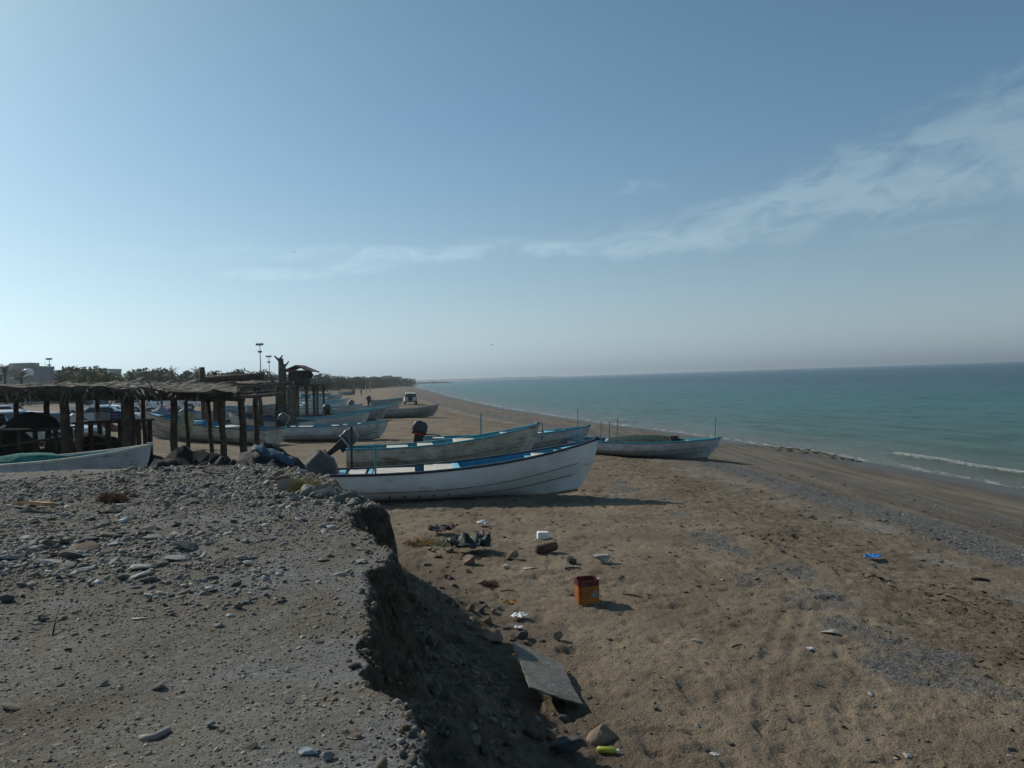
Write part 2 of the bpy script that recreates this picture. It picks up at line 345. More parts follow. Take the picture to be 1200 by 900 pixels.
# ---------------------------------------------------------------- sea
rs = np.concatenate([16 * 1.006 ** np.arange(0, 420), 16 * 1.006 ** 419 * 1.03 ** np.arange(1, 155)])
an = np.concatenate([np.linspace(-60, -30, 30)[:-1], np.linspace(-30, 42, 420), np.linspace(42, 130, 120)[1:]])
wx, wy, wf = polar(rs, np.radians(an)); wsx = s_of(wx, wy); wr = np.hypot(wx, wy)
fade = 1 - sstep(120, 500, wr); off = sstep(0.5, -6, wsx)
fade2 = 1 - sstep(250, 700, wr)
wz = SEA + fade2 * sstep(-1, -9, wsx) * 0.13 * fbm(wsx * .50, wy * .16, 85, 4, .66) + fade * off * (0.035 * fbm(wsx * .8, wy * .22, 81, 3) + 0.05 * np.sin(wsx * 1.5 + 3 * vnoise(wy * .08, wsx * .05, 83)) * vnoise(wx * .12, wy * .12, 84))
gate = sstep(.42, .6, vnoise(wy * 0.085, wy * 0, 88)) * sstep(16, 22, wy)
brk = np.exp(-((wsx + 2.6 + .5 * (vnoise(wy * .3, wy * 0, 89) - .5)) / 0.45) ** 2) * gate * (1 - sstep(60, 120, wy))
wz = wz + 0.17 * brk + 0.02 * sstep(1.2, 0, wsx)
keep = (wsx[wf] < 4).any(1)
u, inv = np.unique(wf[keep], return_inverse=True)
m = bpy.data.materials.new('sea_water'); m.use_nodes = True; t = m.node_tree; b = t.nodes['Principled BSDF']
at = N(t, 'ShaderNodeAttribute', attribute_name='s').outputs['Fac']; ab = N(t, 'ShaderNodeAttribute', attribute_name='surf').outputs['Fac']
tcn = N(t, 'ShaderNodeTexCoord')
def wn(sc, det, ro, scl):
    mp = N(t, 'ShaderNodeMapping'); mp.inputs['Scale'].default_value = scl; mp.inputs['Rotation'].default_value = (0, 0, R(-6)); t.links.new(tcn.outputs['Object'], mp.inputs[0])
    n = N(t, 'ShaderNodeTexNoise'); n.inputs['Scale'].default_value = sc; n.inputs['Detail'].default_value = det; n.inputs['Roughness'].default_value = ro; t.links.new(mp.outputs[0], n.inputs['Vector']); return n.outputs[0]
rp = N(t, 'ShaderNodeValToRGB'); e = rp.color_ramp.elements
e[0].position = 0; e[0].color = (.008, .060, .092, 1); e[1].position = 1; e[1].color = (.13, .125, .10, 1)
for p_, c_ in ((.35, (.014, .092, .112)), (.75, (.024, .118, .118)), (.93, (.045, .115, .090)), (.975, (.09, .12, .098))):
    x_ = e.new(p_); x_.color = (*c_, 1)
mr = N(t, 'ShaderNodeMapRange'); mr.inputs[1].default_value = -130; mr.inputs[2].default_value = 0.4
sn = mth(t, 'ADD', at, mth(t, 'MULTIPLY', mth(t, 'SUBTRACT', wn(.03, 4, .6, (1, .5, 1)), .5), 16)); 
sn = mth(t, 'MINIMUM', mth(t, 'ADD', mth(t, 'MULTIPLY', sn, smooth(t, at, -1, -14)), mth(t, 'MULTIPLY', at, mth(t, 'SUBTRACT', 1.0, smooth(t, at, -1, -14)))), .4)
t.links.new(sn, mr.inputs[0]); t.links.new(mr.outputs[0], rp.inputs[0])
foam_n = wn(2.2, 7, .75, (1.6, .45, 1)); fine_n = wn(7, 5, .7, (1, 1, 1))
edge = mth(t, 'SUBTRACT', 1.0, smooth(t, mth(t, 'ABSOLUTE', mth(t, 'ADD', mth(t, 'ADD', at, .15), mth(t, 'MULTIPLY', mth(t, 'SUBTRACT', wn(.5, 4, .6, (1, 1, 1)), .5), 2.2))), .05, .42))
f1 = mth(t, 'MULTIPLY', edge, smooth(t, foam_n, .46, .60))
f2 = mth(t, 'MULTIPLY', smooth(t, mth(t, 'ADD', ab, mth(t, 'MULTIPLY', mth(t, 'SUBTRACT', foam_n, .5), 1.5)), .55, .95), smooth(t, fine_n, .40, .56))
caps = mth(t, 'MULTIPLY', smooth(t, wn(.55, 6, .6, (1.0, .33, 1)), .765, .80), mth(t, 'MULTIPLY', smooth(t, at, -90, -12), smooth(t, at, 0, -3)))
foam = mth(t, 'MINIMUM', mth(t, 'ADD', mth(t, 'ADD', mth(t, 'MULTIPLY', f1, .7), mth(t, 'MULTIPLY', f2, .75)), mth(t, 'MULTIPLY', caps, .8)), 1.0)
mx = N(t, 'ShaderNodeMix', data_type='RGBA'); t.links.new(foam, mx.inputs[0]); wvm = N(t, 'ShaderNodeVectorMath', operation='SCALE'); t.links.new(rp.outputs[0], wvm.inputs[0]); t.links.new(mth(t, 'ADD', .52, mth(t, 'MULTIPLY', wn(.42, 8, .70, (1.0, .22, 1)), .96)), wvm.inputs['Scale']); t.links.new(wvm.outputs[0], mx.inputs[6]); mx.inputs[7].default_value = (.72, .76, .76, 1)
t.links.new(mx.outputs[2], b.inputs['Base Color'])
t.links.new(mth(t, 'ADD', .26, mth(t, 'MULTIPLY', foam, .6)), b.inputs['Roughness']); b.inputs['IOR'].default_value = 1.33; b.inputs['Specular IOR Level'].default_value = .16
hh = mth(t, 'ADD', mth(t, 'MULTIPLY', wn(.75, 8, .72, (1.0, .30, 1)), 1.15), mth(t, 'MULTIPLY', wn(.16, 3, .5, (1, .5, 1)), 1.6))
bp = N(t, 'ShaderNodeBump'); bp.inputs['Strength'].default_value = 1; bp.inputs['Distance'].default_value = .9
t.links.new(hh, bp.inputs['Height']); t.links.new(bp.outputs[0], b.inputs['Normal'])
sea = add_mesh('sea', np.stack([wx[u], wy[u], wz[u]], 1), inv.reshape(-1, 4), m, attrs={'s': wsx[u], 'surf': brk[u]})
sea['kind'] = 'structure'

# ---------------------------------------------------------------- haze
def box_v(x0, x1, y0, y1, z0, z1):
    v = np.array([(x, y, z) for z in (z0, z1) for y in (y0, y1) for x in (x0, x1)], float)
    f = np.array([(0, 2, 3, 1), (4, 5, 7, 6), (0, 1, 5, 4), (1, 3, 7, 5), (3, 2, 6, 7), (2, 0, 4, 6)]); return v, f
hm = bpy.data.materials.new('haze_air'); hm.use_nodes = True; t = hm.node_tree; t.nodes.clear()
pv = N(t, 'ShaderNodeVolumePrincipled'); ho = N(t, 'ShaderNodeOutputMaterial'); t.links.new(pv.outputs[0], ho.inputs['Volume'])
pv.inputs['Color'].default_value = (.80, .88, .95, 1); pv.inputs['Density'].default_value = .00022; pv.inputs['Anisotropy'].default_value = .55
v, f = box_v(-7000, 21000, -7000, 21000, -9.5, 22)
hz = add_mesh('haze', v, f, hm, smooth_=False); hz['kind'] = 'stuff'; hz['label'] = 'pale blue haze over the coast and the sea'

# ================================================================ object helpers
def thing(name, label, cat, loc=(0, 0, 0), rz=0, group=None, rot=None):
    o = bpy.data.objects.new(name, None); scene.collection.objects.link(o); o.empty_display_size = .2
    o.location = loc; o.rotation_euler = rot or (0, 0, rz); o['label'] = label; o['category'] = cat
    if group: o['group'] = group
    return o
def tag(o, label, cat, group=None, kind=None):
    if label: o['label'] = label
    if cat: o['category'] = cat
    if group: o['group'] = group
    if kind: o['kind'] = kind
    return o
def copy_tree(o, parent=None):
    c = o.copy(); scene.collection.objects.link(c)
    if parent is not None: c.parent = parent
    for ch in [k for k in bpy.data.objects if k.parent == o]: copy_tree(ch, c)
    return c
class MB:
    """collects shapes; build() links them as one mesh object"""
    def __init__(s): s.v = []; s.f = []; s.M = Matrix.Identity(4)
    def add(s, vs, fs):
        n = len(s.v); s.v += [s.M @ Vector(p) for p in vs]; s.f += [tuple(i + n for i in q) for q in fs]; return s
    def box(s, c, d, rz=0, ry=0, rx=0, taper=1.0):
        m = Matrix.Translation(c) @ Matrix.Rotation(rz, 4, 'Z') @ Matrix.Rotation(ry, 4, 'Y') @ Matrix.Rotation(rx, 4, 'X')
        x, y, z = d[0] / 2, d[1] / 2, d[2] / 2
        vs = [m @ Vector((a * x * (taper if c_ > 0 else 1), b * y * (taper if c_ > 0 else 1), c_ * z)) for c_ in (-1, 1) for b in (-1, 1) for a in (-1, 1)]
        return s.add(vs, [(0, 2, 3, 1), (4, 5, 7, 6), (0, 1, 5, 4), (1, 3, 7, 5), (3, 2, 6, 7), (2, 0, 4, 6)])
    def tube(s, pts, r, n=8, cap=True):
        pts = [Vector(p) for p in pts]; rr = r if hasattr(r, '__len__') else [r] * len(pts); vs = []; fs = []
        a0 = Vector((0, 0, 1))
        for i, p in enumerate(pts):
            d = (pts[min(i + 1, len(pts) - 1)] - pts[max(i - 1, 0)])
            d = d.normalized() if d.length > 1e-9 else Vector((0, 0, 1))
            ref = a0 if abs(d.dot(a0)) < .95 else Vector((1, 0, 0)); u = d.cross(ref).normalized(); v = d.cross(u)
            vs += [p + (u * math.cos(2 * math.pi * k / n) + v * math.sin(2 * math.pi * k / n)) * rr[i] for k in range(n)]
        for i in range(len(pts) - 1):
            for k in range(n): a = i * n + k; b_ = i * n + (k + 1) % n; fs.append((a, b_, b_ + n, a + n))
        if cap: fs.append(tuple(range(n))); fs.append(tuple(reversed(range((len(pts) - 1) * n, len(pts) * n))))
        return s.add(vs, fs)
    def lathe(s, prof, n=16, c=(0, 0, 0)):
        vs = []; fs = []
        for (r, z) in prof: vs += [(c[0] + r * math.cos(2 * math.pi * k / n), c[1] + r * math.sin(2 * math.pi * k / n), c[2] + z) for k in range(n)]
        for i in range(len(prof) - 1):
            for k in range(n): a = i * n + k; b_ = i * n + (k + 1) % n; fs.append((a, b_, b_ + n, a + n))
        fs.append(tuple(reversed(range(n)))); fs.append(tuple(range((len(prof) - 1) * n, len(prof) * n)))
        return s.add(vs, fs)
    def prism(s, poly, y0, y1):
        """outline in x,z pushed through y0..y1"""
        n = len(poly); vs = [(x, y0, z) for x, z in poly] + [(x, y1, z) for x, z in poly]
        fs = [tuple(range(n)), tuple(reversed(range(n, 2 * n)))] + [(i, i + n, (i + 1) % n + n, (i + 1) % n) for i in range(n)]
        return s.add(vs, fs)
    def build(s, name, m, parent=None, smooth_=False, bevel=0):
        me = bpy.data.meshes.new(name); me.from_pydata([tuple(p) for p in s.v], [], s.f); me.update()
        bm = __import__('bmesh').new(); bm.from_mesh(me); B = __import__('bmesh').ops
        B.recalc_face_normals(bm, faces=bm.faces); bm.to_mesh(me); bm.free()
        if smooth_: me.polygons.foreach_set('use_smooth', [True] * len(me.polygons))
        me.materials.append(m); o = bpy.data.objects.new(name, me); scene.collection.objects.link(o)
        if parent is not None: o.parent = parent
        if bevel:
            md = o.modifiers.new('bevel', 'BEVEL'); md.width = bevel; md.segments = 2; md.limit_method = 'ANGLE'
        return o
import bmesh
def ico(sub):
    bm = bmesh.new(); bmesh.ops.create_icosphere(bm, subdivisions=sub, radius=1)
    v = np.array([p.co[:] for p in bm.verts]); f = np.array([[q.index for q in p.verts] for p in bm.faces]); bm.free(); return v, f
ICO1, ICO2, ICO3, ICO4 = ico(1), ico(2), ico(3), ico(4)
def n3(v, sc, seed):
    return (vnoise(v[:, 0] * sc + 5, v[:, 1] * sc + v[:, 2] * sc * .7, seed) + vnoise(v[:, 1] * sc - 3, v[:, 2] * sc + v[:, 0] * .6 * sc, seed + 1) + vnoise(v[:, 2] * sc, v[:, 0] * sc - v[:, 1] * .5 * sc, seed + 2)) / 1.5 - 1
def stone_v(base, seed, rough=.3, cuts=7):
    v = base[0].copy(); g = np.random.default_rng(seed)
    for _ in range(cuts):                       # planes knocked off the lump give it facets
        n = g.normal(size=3); n /= np.linalg.norm(n); d = g.uniform(.28, .72)
        e = v @ n - d; k = e > 0; v[k] -= np.outer(e[k], n) * .985
    v *= (1 + rough * n3(v, 1.4, seed) + rough * .35 * n3(v, 4.1, seed + 9))[:, None]
    return v
def lumpy(name, center, dims, m, seed, amp=.3, sub=ICO4, parent=None, sc=1.6, flat=True, rz=0, sag=0, fine=.0, fold=.0):
    v = sub[0].copy(); rad = 1 + amp * n3(v, sc, seed) + amp * .5 * n3(v, sc * 2.7, seed + 5) + fine * n3(v, sc * 8, seed + 7) - fold * (np.abs(n3(v, sc * 1.9, seed + 11)) * 1.6 + np.abs(n3(v, sc * 4.5, seed + 13)) * .8)
    v = v * rad[:, None]
    if flat: v[:, 2] = np.where(v[:, 2] < 0, v[:, 2] * .25, v[:, 2])
    v[:, :2] *= (1 + sag * (1 - np.clip(v[:, 2:3], 0, 1)))
    v = v * np.array(dims)
    c, s_ = math.cos(rz), math.sin(rz); x = v[:, 0] * c - v[:, 1] * s_; y = v[:, 0] * s_ + v[:, 1] * c
    v = np.stack([x, y, v[:, 2]], 1)
    o = add_mesh(name, v, sub[1], m, parent); o.location = center; return o

# ---------------------------------------------------------------- object materials
white_gel = mat('aged_white_gelcoat', (.68, .68, .68), .5, .07, 2.2, .06, 12, wear=((.38, .31, .23), 2.6, .60))
white2 = mat('faded_white_paint', (.50, .51, .52), .6, .12, 3.0, .06, 12, wear=((.27, .23, .18), 2.2, .56))
grey_gel = mat('grey_weathered_gelcoat', (.30, .30, .28), .65, .15, 3.0, .08, 12, wear=((.18, .15, .12), 2.4, .54))
tan_gel = mat('tan_stained_gelcoat', (.46, .43, .37), .65, .15, 2.0, .08, 12, wear=((.22, .17, .12), 2.0, .52))
blue_in = mat('deep_blue_deck_paint', (.02, .20, .34), .5, .12, 3, .08, 20, wear=((.10, .25, .36), 4, .62))
teal_in = mat('teal_deck_paint', (.05, .28, .34), .5, .15, 3, .08, 20, wear=((.22, .33, .34), 4, .60))
ltblue = mat('light_blue_deck_paint', (.20, .50, .64), .5, .12, 4, .05, 20, wear=((.55, .6, .58), 5, .58))
cream = mat('cream_thwart_paint', (.58, .55, .47), .6, .1, 4, .05, 20, wear=((.4, .34, .25), 5, .62))
rail_dk = mat('dark_blue_rail_rubber', (.018, .035, .055), .55, .1, 6, .1, 30)
rail_bl = mat('blue_rail_paint', (.05, .27, .34), .5, .15, 6, .1, 30)
strake_m = mat('brown_stained_strake', (.23, .18, .13), .7, .2, 6, .1, 30)
hole_m = mat('dark_drain_hole', (.01, .01, .01), .8, .1, 6, 0)
cowl_g = mat('grey_outboard_cowl', (.10, .115, .125), .35, .12, 5, .03, 10, wear=((.25, .25, .24), 8, .66))
cowl_d = mat('dark_outboard_cowl', (.03, .035, .045), .35, .12, 5, .03, 10)
cowl_r = mat('red_outboard_stripe', (.30, .02, .03), .45, .12, 5, .03, 10)
metal_d = mat('dark_marine_metal', (.022, .024, .028), .5, .2, 9, .05, 30, metal=.3)
alu = mat('scuffed_aluminium', (.35, .36, .37), .4, .15, 9, .05, 30, metal=.8)
pole_t = mat('teal_painted_pole', (.06, .26, .28), .6, .15, 6, .1, 40)
pole_d = mat('dark_wooden_pole', (.03, .025, .02), .8, .2, 6, .2, 40)
rope_m = mat('frayed_grey_rope', (.16, .15, .12), .9, .2, 12, .3, 60)
net_g = mat('dark_green_net', (.022, .055, .045), .95, .3, 9, .9, 40, col2=(.006, .015, .012))
net_k = mat('black_net', (.011, .011, .013), .95, .25, 9, .9, 36, col2=(.005, .005, .006))
net_t = mat('turquoise_net', (.03, .20, .17), .9, .3, 8, .9, 40, col2=(.01, .06, .06))
tarp_k = mat('black_tarpaulin', (.012, .014, .018), .85, .25, 3, .5, 6)
tarp_b = mat('blue_tarpaulin', (.035, .075, .12), .7, .2, 3, .4, 8)
tarp_gr = mat('grey_canvas_cover', (.10, .105, .10), .85, .22, 3, .5, 9, col2=(.045, .047, .046))
wood_g = mat('grey_driftwood', (.12, .10, .085), .9, .3, 5, .6, 22, col2=(.045, .036, .03))
wood_b = mat('brown_post_wood', (.085, .062, .044), .9, .3, 5, .6, 22, col2=(.03, .022, .016))
thatch = mat('dry_palm_thatch', (.14, .115, .09), .95, .3, 4, .9, 30, col2=(.04, .031, .023))
plank_m = mat('weathered_grey_plywood', (.155, .145, .135), .85, .2, 3, .35, 14, col2=(.075, .068, .062))
plank_o = mat('orange_brown_plank', (.36, .20, .09), .8, .25, 6, .4, 25, col2=(.16, .08, .04))
stone_gr = mat('grey_slate_stone', (.20, .205, .205), .85, .3, 3, .5, 14, col2=(.085, .085, .085))
stone_pl = mat('pale_limestone', (.35, .335, .30), .9, .2, 3, .5, 14, col2=(.19, .175, .15))
stone_br = mat('brown_stone', (.20, .155, .115), .9, .25, 3, .5, 14, col2=(.09, .066, .048))
stone_dk = mat('dark_stone', (.07, .07, .07), .85, .25, 3, .5, 14, col2=(.03, .03, .03))
car_white = mat('white_car_paint', (.70, .71, .72), .3, .03, 2, 0, spec=.5)
car_silver = mat('silver_car_paint', (.42, .43, .44), .3, .03, 2, 0, spec=.5, metal=.2)
car_glass = mat('dark_car_glass', (.015, .02, .022), .08, .1, 2, 0, spec=.6)
tyre_m = mat('tyre_rubber', (.02, .02, .02), .85, .1, 9, .1)
lamp_m = mat('clear_lamp_plastic', (.6, .62, .62), .2, .05, 4, 0)
red_lamp = mat('red_lamp_plastic', (.30, .01, .01), .3, .1, 4, 0)
pole_gal = mat('galvanised_mast', (.22, .23, .24), .5, .1, 3, .05, metal=.5)
leaf_d = mat('dusty_green_leaves', (.055, .075, .032), .8, .35, .9, 0, col2=(.02, .032, .014))
leaf_o = mat('olive_yellow_leaves', (.12, .12, .04), .8, .3, .9, 0, col2=(.055, .06, .022))
palm_l = mat('palm_frond_green', (.05, .08, .035), .7, .3, .9, 0, col2=(.02, .035, .015))
trunk_m = mat('tree_bark', (.09, .07, .05), .95, .2, 5, .5, 14)
wall_g = mat('grey_rendered_wall', (.30, .30, .30), .85, .1, .7, .05)
wall_w = mat('whitewashed_wall', (.62, .60, .56), .85, .08, .7, .05)
wall_t = mat('sand_coloured_wall', (.38, .31, .24), .85, .1, .5, .05)
win_m = mat('shaded_window_glass', (.03, .035, .04), .25, .1, 3, 0)
grass_dry = mat('dry_straw_stems', (.30, .25, .12), .9, .3, 5, 0, col2=(.14, .11, .05))
twig_red = mat('reddish_dead_twigs', (.17, .10, .065), .9, .3, 5, 0, col2=(.08, .045, .03))
twig_or = mat('orange_cord_fibres', (.42, .24, .07), .9, .3, 5, 0, col2=(.2, .11, .04))
foam_w = mat('white_polystyrene', (.78, .79, .78), .8, .05, 8, .2, 50)
plastic_w = mat('thin_white_plastic', (.74, .76, .78), .35, .06, 6, .2, 15)
plastic_b = mat('bright_blue_plastic', (.03, .19, .55), .4, .15, 6, .2, 15)
weed_m = mat('wet_dark_seaweed', (.040, .036, .018), .7, .3, 4, .8, 14, col2=(.016, .014, .008))

# ================================================================ fishing skiffs
def motor(parent, x, z, tilt, cowlm, trim=None, scale=1.0, lean=0.0):
    e = MB(); T = Matrix.Translation((x, 0, z)) @ Matrix.Rotation(lean, 4, 'X') @ Matrix.Rotation(tilt, 4, 'Y') @ Matrix.Scale(scale, 4)
    # local frame: upright motor hangs behind the transom (towards -x)
    b = MB(); b.M = T; b.box((-.06, 0, -.05), (.12, .22, .26)); b.box((.03, .0, -.08), (.05, .24, .22)); root = b.build('outboard_motor', metal_d, parent, bevel=.01)
    c = MB(); c.M = T
    prof = [(-.42, .12), (-.46, .30), (-.40, .47), (-.26, .54), (-.02, .50), (.06, .40), (.07, .12)]
    n = len(prof)
    rings = [(-.17, .72), (-.12, .94), (0, 1.0), (.12, .94), (.17, .72)]
    vs = []; fs = []
    for (yy, k) in rings: vs += [(-.18 + (px_ + .18) * k, yy, .30 + (pz - .30) * k) for px_, pz in prof]
    for i in range(len(rings) - 1):
        for j in range(n): fs.append((i * n + j, i * n + (j + 1) % n, (i + 1) * n + (j + 1) % n, (i + 1) * n + j))
    fs += [tuple(range(n)), tuple(range((len(rings) - 1) * n, len(rings) * n))]
    c.add(vs, fs); c.build('cowl', cowlm, root, True, bevel=.02)
    s_ = MB(); s_.M = T; s_.box((-.19, 0, .085), (.46, .31, .07)); s_.build('cowl_base', trim or metal_d, root, bevel=.01)
    l = MB(); l.M = T
    l.prism([(-.32, .06), (-.08, .06), (-.10, -.35), (-.12, -.62), (-.26, -.62), (-.28, -.35)], -.06, .06)
    l.box((-.22, 0, -.56), (.34, .20, .018))
    l.tube([(-.38, 0, -.74), (-.30, 0, -.74), (-.12, 0, -.74), (-.04, 0, -.74), (.0, 0, -.74)], [.03, .055, .06, .045, .01], 8)
    l.prism([(-.27, -.6), (-.12, -.6), (-.14, -.72), (-.26, -.72)], -.03, .03); l.prism([(-.26, -.78), (-.12, -.78), (-.17, -.93), (-.22, -.93)], -.012, .012)
    l.build('leg', metal_d, root, bevel=.006)
    p = MB(); p.M = T
    for k in range(3):
        a = k * 2.094; p.add([(-.37, .03 * math.cos(a), -.74 + .03 * math.sin(a)), (-.40, .14 * math.cos(a + .45), -.74 + .14 * math.sin(a + .45)), (-.37, .17 * math.cos(a), -.74 + .17 * math.sin(a)), (-.34, .13 * math.cos(a - .5), -.74 + .13 * math.sin(a - .5))], [(0, 1, 2), (0, 2, 3)])
    p.build('propeller', alu, root)
    h = MB(); h.M = T; h.tube([(.02, 0, .10), (.30, .02, .16), (.52, .03, .18)], [.022, .018, .022], 8); h.build('tiller', metal_d, root)
    return root
def skiff(L=7.6, B=1.9, h0=.72, h1=1.45, inner=blue_in, hull_m=None, rail=None, label='', loc=(0, 0, 0), rz=0, pitch=0, roll=0, mot=None, thwarts=(), poles=(), holes=False, full=True, cover=False, grp=None):
    hull_m = hull_m or white_gel; rail = rail or rail_dk
    root = thing('fishing_boat', label, 'boat', loc, 0, grp or 'fishing skiffs drawn up on the beach')
    root.rotation_euler = (roll, -pitch, rz)
    nu = 30; nt_ = 12
    def wg(u): return B / 2 * ((.80 + .20 * math.sin(min(u / .45, 1) * math.pi / 2)) if u < .45 else max(.012, (1 - ((u - .45) / .55) ** 2.35)))
    def zg(u): return h0 + (h1 - h0) * u ** 2.3 + .04 * (1 - u) ** 2
    def zk(u): return .0 + (.17 * ((u - .6) / .4) ** 2.6 if u > .6 else 0)
    def pt(u, t, off=0.0, zmin=None):
        bow = sstep(.35, 1.0, u); w_ = max(wg(u) - off, .004); z0 = zk(u) + off * 1.0; z1 = zg(u)
        ty = (1 - bow) * (1 - (1 - t) ** 2.5) + bow * (t ** 1.15); tz = (1 - bow) * (t ** 1.9) + bow * t ** 1.05
        step = 0
        if off == 0 and full: step = .022 * (sstep(.60, .63, t) + sstep(.36, .39, t)) - .02 * sstep(.60, 1, t)
        z = z0 + (z1 - z0) * tz
        rake = .075 * L * sstep(.6, 1, u) * (1 - tz) ** 1.7
        if zmin is not None and z < zmin: z = zmin
        return (u * L - rake - off * (u > .97) * 1.0, w_ * ty + step, z)
    us = [i / (nu - 1) for i in range(nu)]; ts = [j / (nt_ - 1) for j in range(nt_)]
    def shell(off, zmin=None):
        vs = []; fs = []
        for u in us:
            row = [pt(u, t, off, zmin) for t in ts]
            full_ = [(x, -y, z) for x, y, z in reversed(row)] + row[1:]
            vs += full_
        m_ = 2 * nt_ - 1
        for i in range(nu - 1):
            for j in range(m_ - 1): a = i * m_ + j; fs.append((a, a + 1, a + m_ + 1, a + m_))
        return vs, fs, m_
    vs, fs, m_ = shell(0); b = MB(); b.add(vs, fs); b.add(vs[:m_], [tuple(range(m_))])
    hull = b.build('hull', hull_m, root, True); md = hull.modifiers.new('edge', 'EDGE_SPLIT'); md.split_angle = R(38)
    vs, fs, m_ = shell(.05, .17); b = MB(); b.add(vs, fs); b.add([(x + .05, y, z) for x, y, z in vs[:m_]], [tuple(range(m_))]); b.build('inner_deck', inner, root, True).modifiers.new('edge', 'EDGE_SPLIT').split_angle = R(38)
    def side(t, s_, out_=0, dz=0, u0=0, u1=1, n=22):
        r_ = []
        for i in range(n):
            u = u0 + (u1 - u0) * i / (n - 1); x, y, z = pt(u, t); r_.append((x, s_ * (y + out_), z + dz))
        return r_
    b = MB()
    for s_ in (1, -1):
        P = side(1, s_, .0, .01)
        vs = []; fs = []
        for (x, y, z) in P: yi = s_ * max(abs(y) - .085, 0); yo = s_ * (abs(y) + .025); vs += [(x, yo, z + .02), (x, yo, z - .045), (x, yi, z - .03), (x, yi, z + .02)]
        for i in range(len(P) - 1):
            for k in range(4): a = i * 4 + k; c_ = i * 4 + (k + 1) % 4; fs.append((a, c_, c_ + 4, a + 4))
        fs += [(0, 1, 2, 3)]; b.add(vs, fs)
    b.box((.02, 0, zg(0)), (.09, 2 * wg(0) + .03, .06)); b.build('gunwale', rail, root)
    # bow deck
    b = MB(); vs = []; fs = []
    for i in range(8):
        u = .86 + .13 * i / 7; x, y, z = pt(u, 1); vs += [(x, -max(y - .06, .0), z - .05), (x, 0, z - .01), (x, max(y - .06, .0), z - .05)]
    for i in range(7):
        for k in range(2): a = i * 3 + k; fs.append((a, a + 1, a + 4, a + 3))
    b.add(vs, fs); b.build('bow_deck', inner if inner is not blue_in else ltblue, root)
    b = MB(); tip = pt(1, 1); b.box((tip[0] - .03, 0, tip[2] + .015), (.20, .10, .09), taper=.7); b.build('stem_cap', rail, root)
    if full:
        for t in (.615, .375):
            for s_ in (1, -1):
                b = MB(); b.tube(side(t, s_, .004, 0, .0, .93, 20), .016, 5); b.build('strake', strake_m, root)
        b = MB(); b.tube([(0.02, 0, -.02), (L * .6, 0, -.02), (L * .8, 0, .01), (L * .92, 0, .13)], .045, 6); b.build('keel', strake_m, root)
    for (x0, x1, zz, m) in thwarts:
        zt = zg((x0 + x1) / 2) + zz; vs = []
        for dz_ in (-.16, 0):
            for u in (x0, x1):
                cand = [pt(u, t / 60, .06) for t in range(20, 61)]; yv = min([c[1] for c in cand if c[2] >= min(zt + dz_, zg(u) - .03)] or [wg(u) - .08]); vs += [(u * L, -yv, zt + dz_), (u * L, yv, zt + dz_)]
        b = MB(); b.add(vs, [(0, 1, 3, 2), (4, 5, 7, 6), (0, 1, 5, 4), (2, 3, 7, 6), (0, 2, 6, 4), (1, 3, 7, 5)]); b.build('thwart', m, root, bevel=.012)
    if holes:
        for k in range(5):
            for s_ in (1, -1):
                x, y, z = pt(.22 + k * .052, .46); b = MB(); b.M = Matrix.Translation((x, s_ * (y + .004), z)) @ Matrix.Rotation(R(90), 4, 'X'); b.lathe([(.022, -.03), (.03, -.02), (.03, .02), (.022, .03)], 10); b.build('drain_hole', hole_m, root)
    for (u, s_, h, m, r_) in poles:
        x, y, z = pt(u, 1); b = MB(); b.tube([(x, s_ * (y - .06), z - .35), (x + .02, s_ * (y - .07), z + h)], r_, 7); b.build('pole', m, root)
    if mot:
        motor(root, -.02, zg(0) + .02, *mot)
    if cover:
        m = MB(); prof = [(-.62, -.52), (-.66, .25), (-.28, .62), (.16, .36), (.34, -.45)]
        m.M = Matrix.Translation((0, 0, zg(0) + .02)); v0 = []
        rings = [(-.40, .86), (-.30, .97), (0, 1.05), (.30, .97), (.40, .86)]; f0 = []; n = len(prof)
        for (yy, k) in rings: v0 += [((px_ * k), yy * (1.0 if pz < 0 else .6), pz * k) for px_, pz in prof]
        for i in range(4):
            for j in range(n): f0.append((i * n + j, i * n + (j + 1) % n, (i + 1) * n + (j + 1) % n, (i + 1) * n + j))
        f0 += [tuple(range(n)), tuple(range(4 * n, 5 * n))]; m.add(v0, f0)
        o = m.build('motor_cover', tarp_gr, root, True, bevel=.05)
        sb = o.modifiers.new('s', 'SUBSURF'); sb.levels = sb.render_levels = 2; sb.subdivision_type = 'SIMPLE'
        tx = bpy.data.textures.new('cloth', 'CLOUDS'); tx.noise_scale = .22; dm = o.modifiers.new('d', 'DISPLACE'); dm.texture = tx; dm.strength = .09
        b = MB(); b.tube([(-.25, -.42, .58), (-.28, -.50, .3), (-.27, -.50, 1.0)], .012, 5)
    return root
def berth(ps, pb, D, Db=None, zs=None):
    """stern and bow columns of the photo at distance D: location, heading, pitch and length"""
    Db = Db or D
    xs, xb = xat(ps, D), xat(pb, Db)
    za, zb_ = gz(xs, D), gz(xs + (xb - xs) * .75, D + (Db - D) * .75)
    L = math.hypot(xb - xs, Db - D); rz_ = math.atan2(Db - D, xb - xs)
    return dict(loc=(xs, D, za - .01), rz=rz_, pitch=math.atan2(zb_ - za, .75 * L)), L

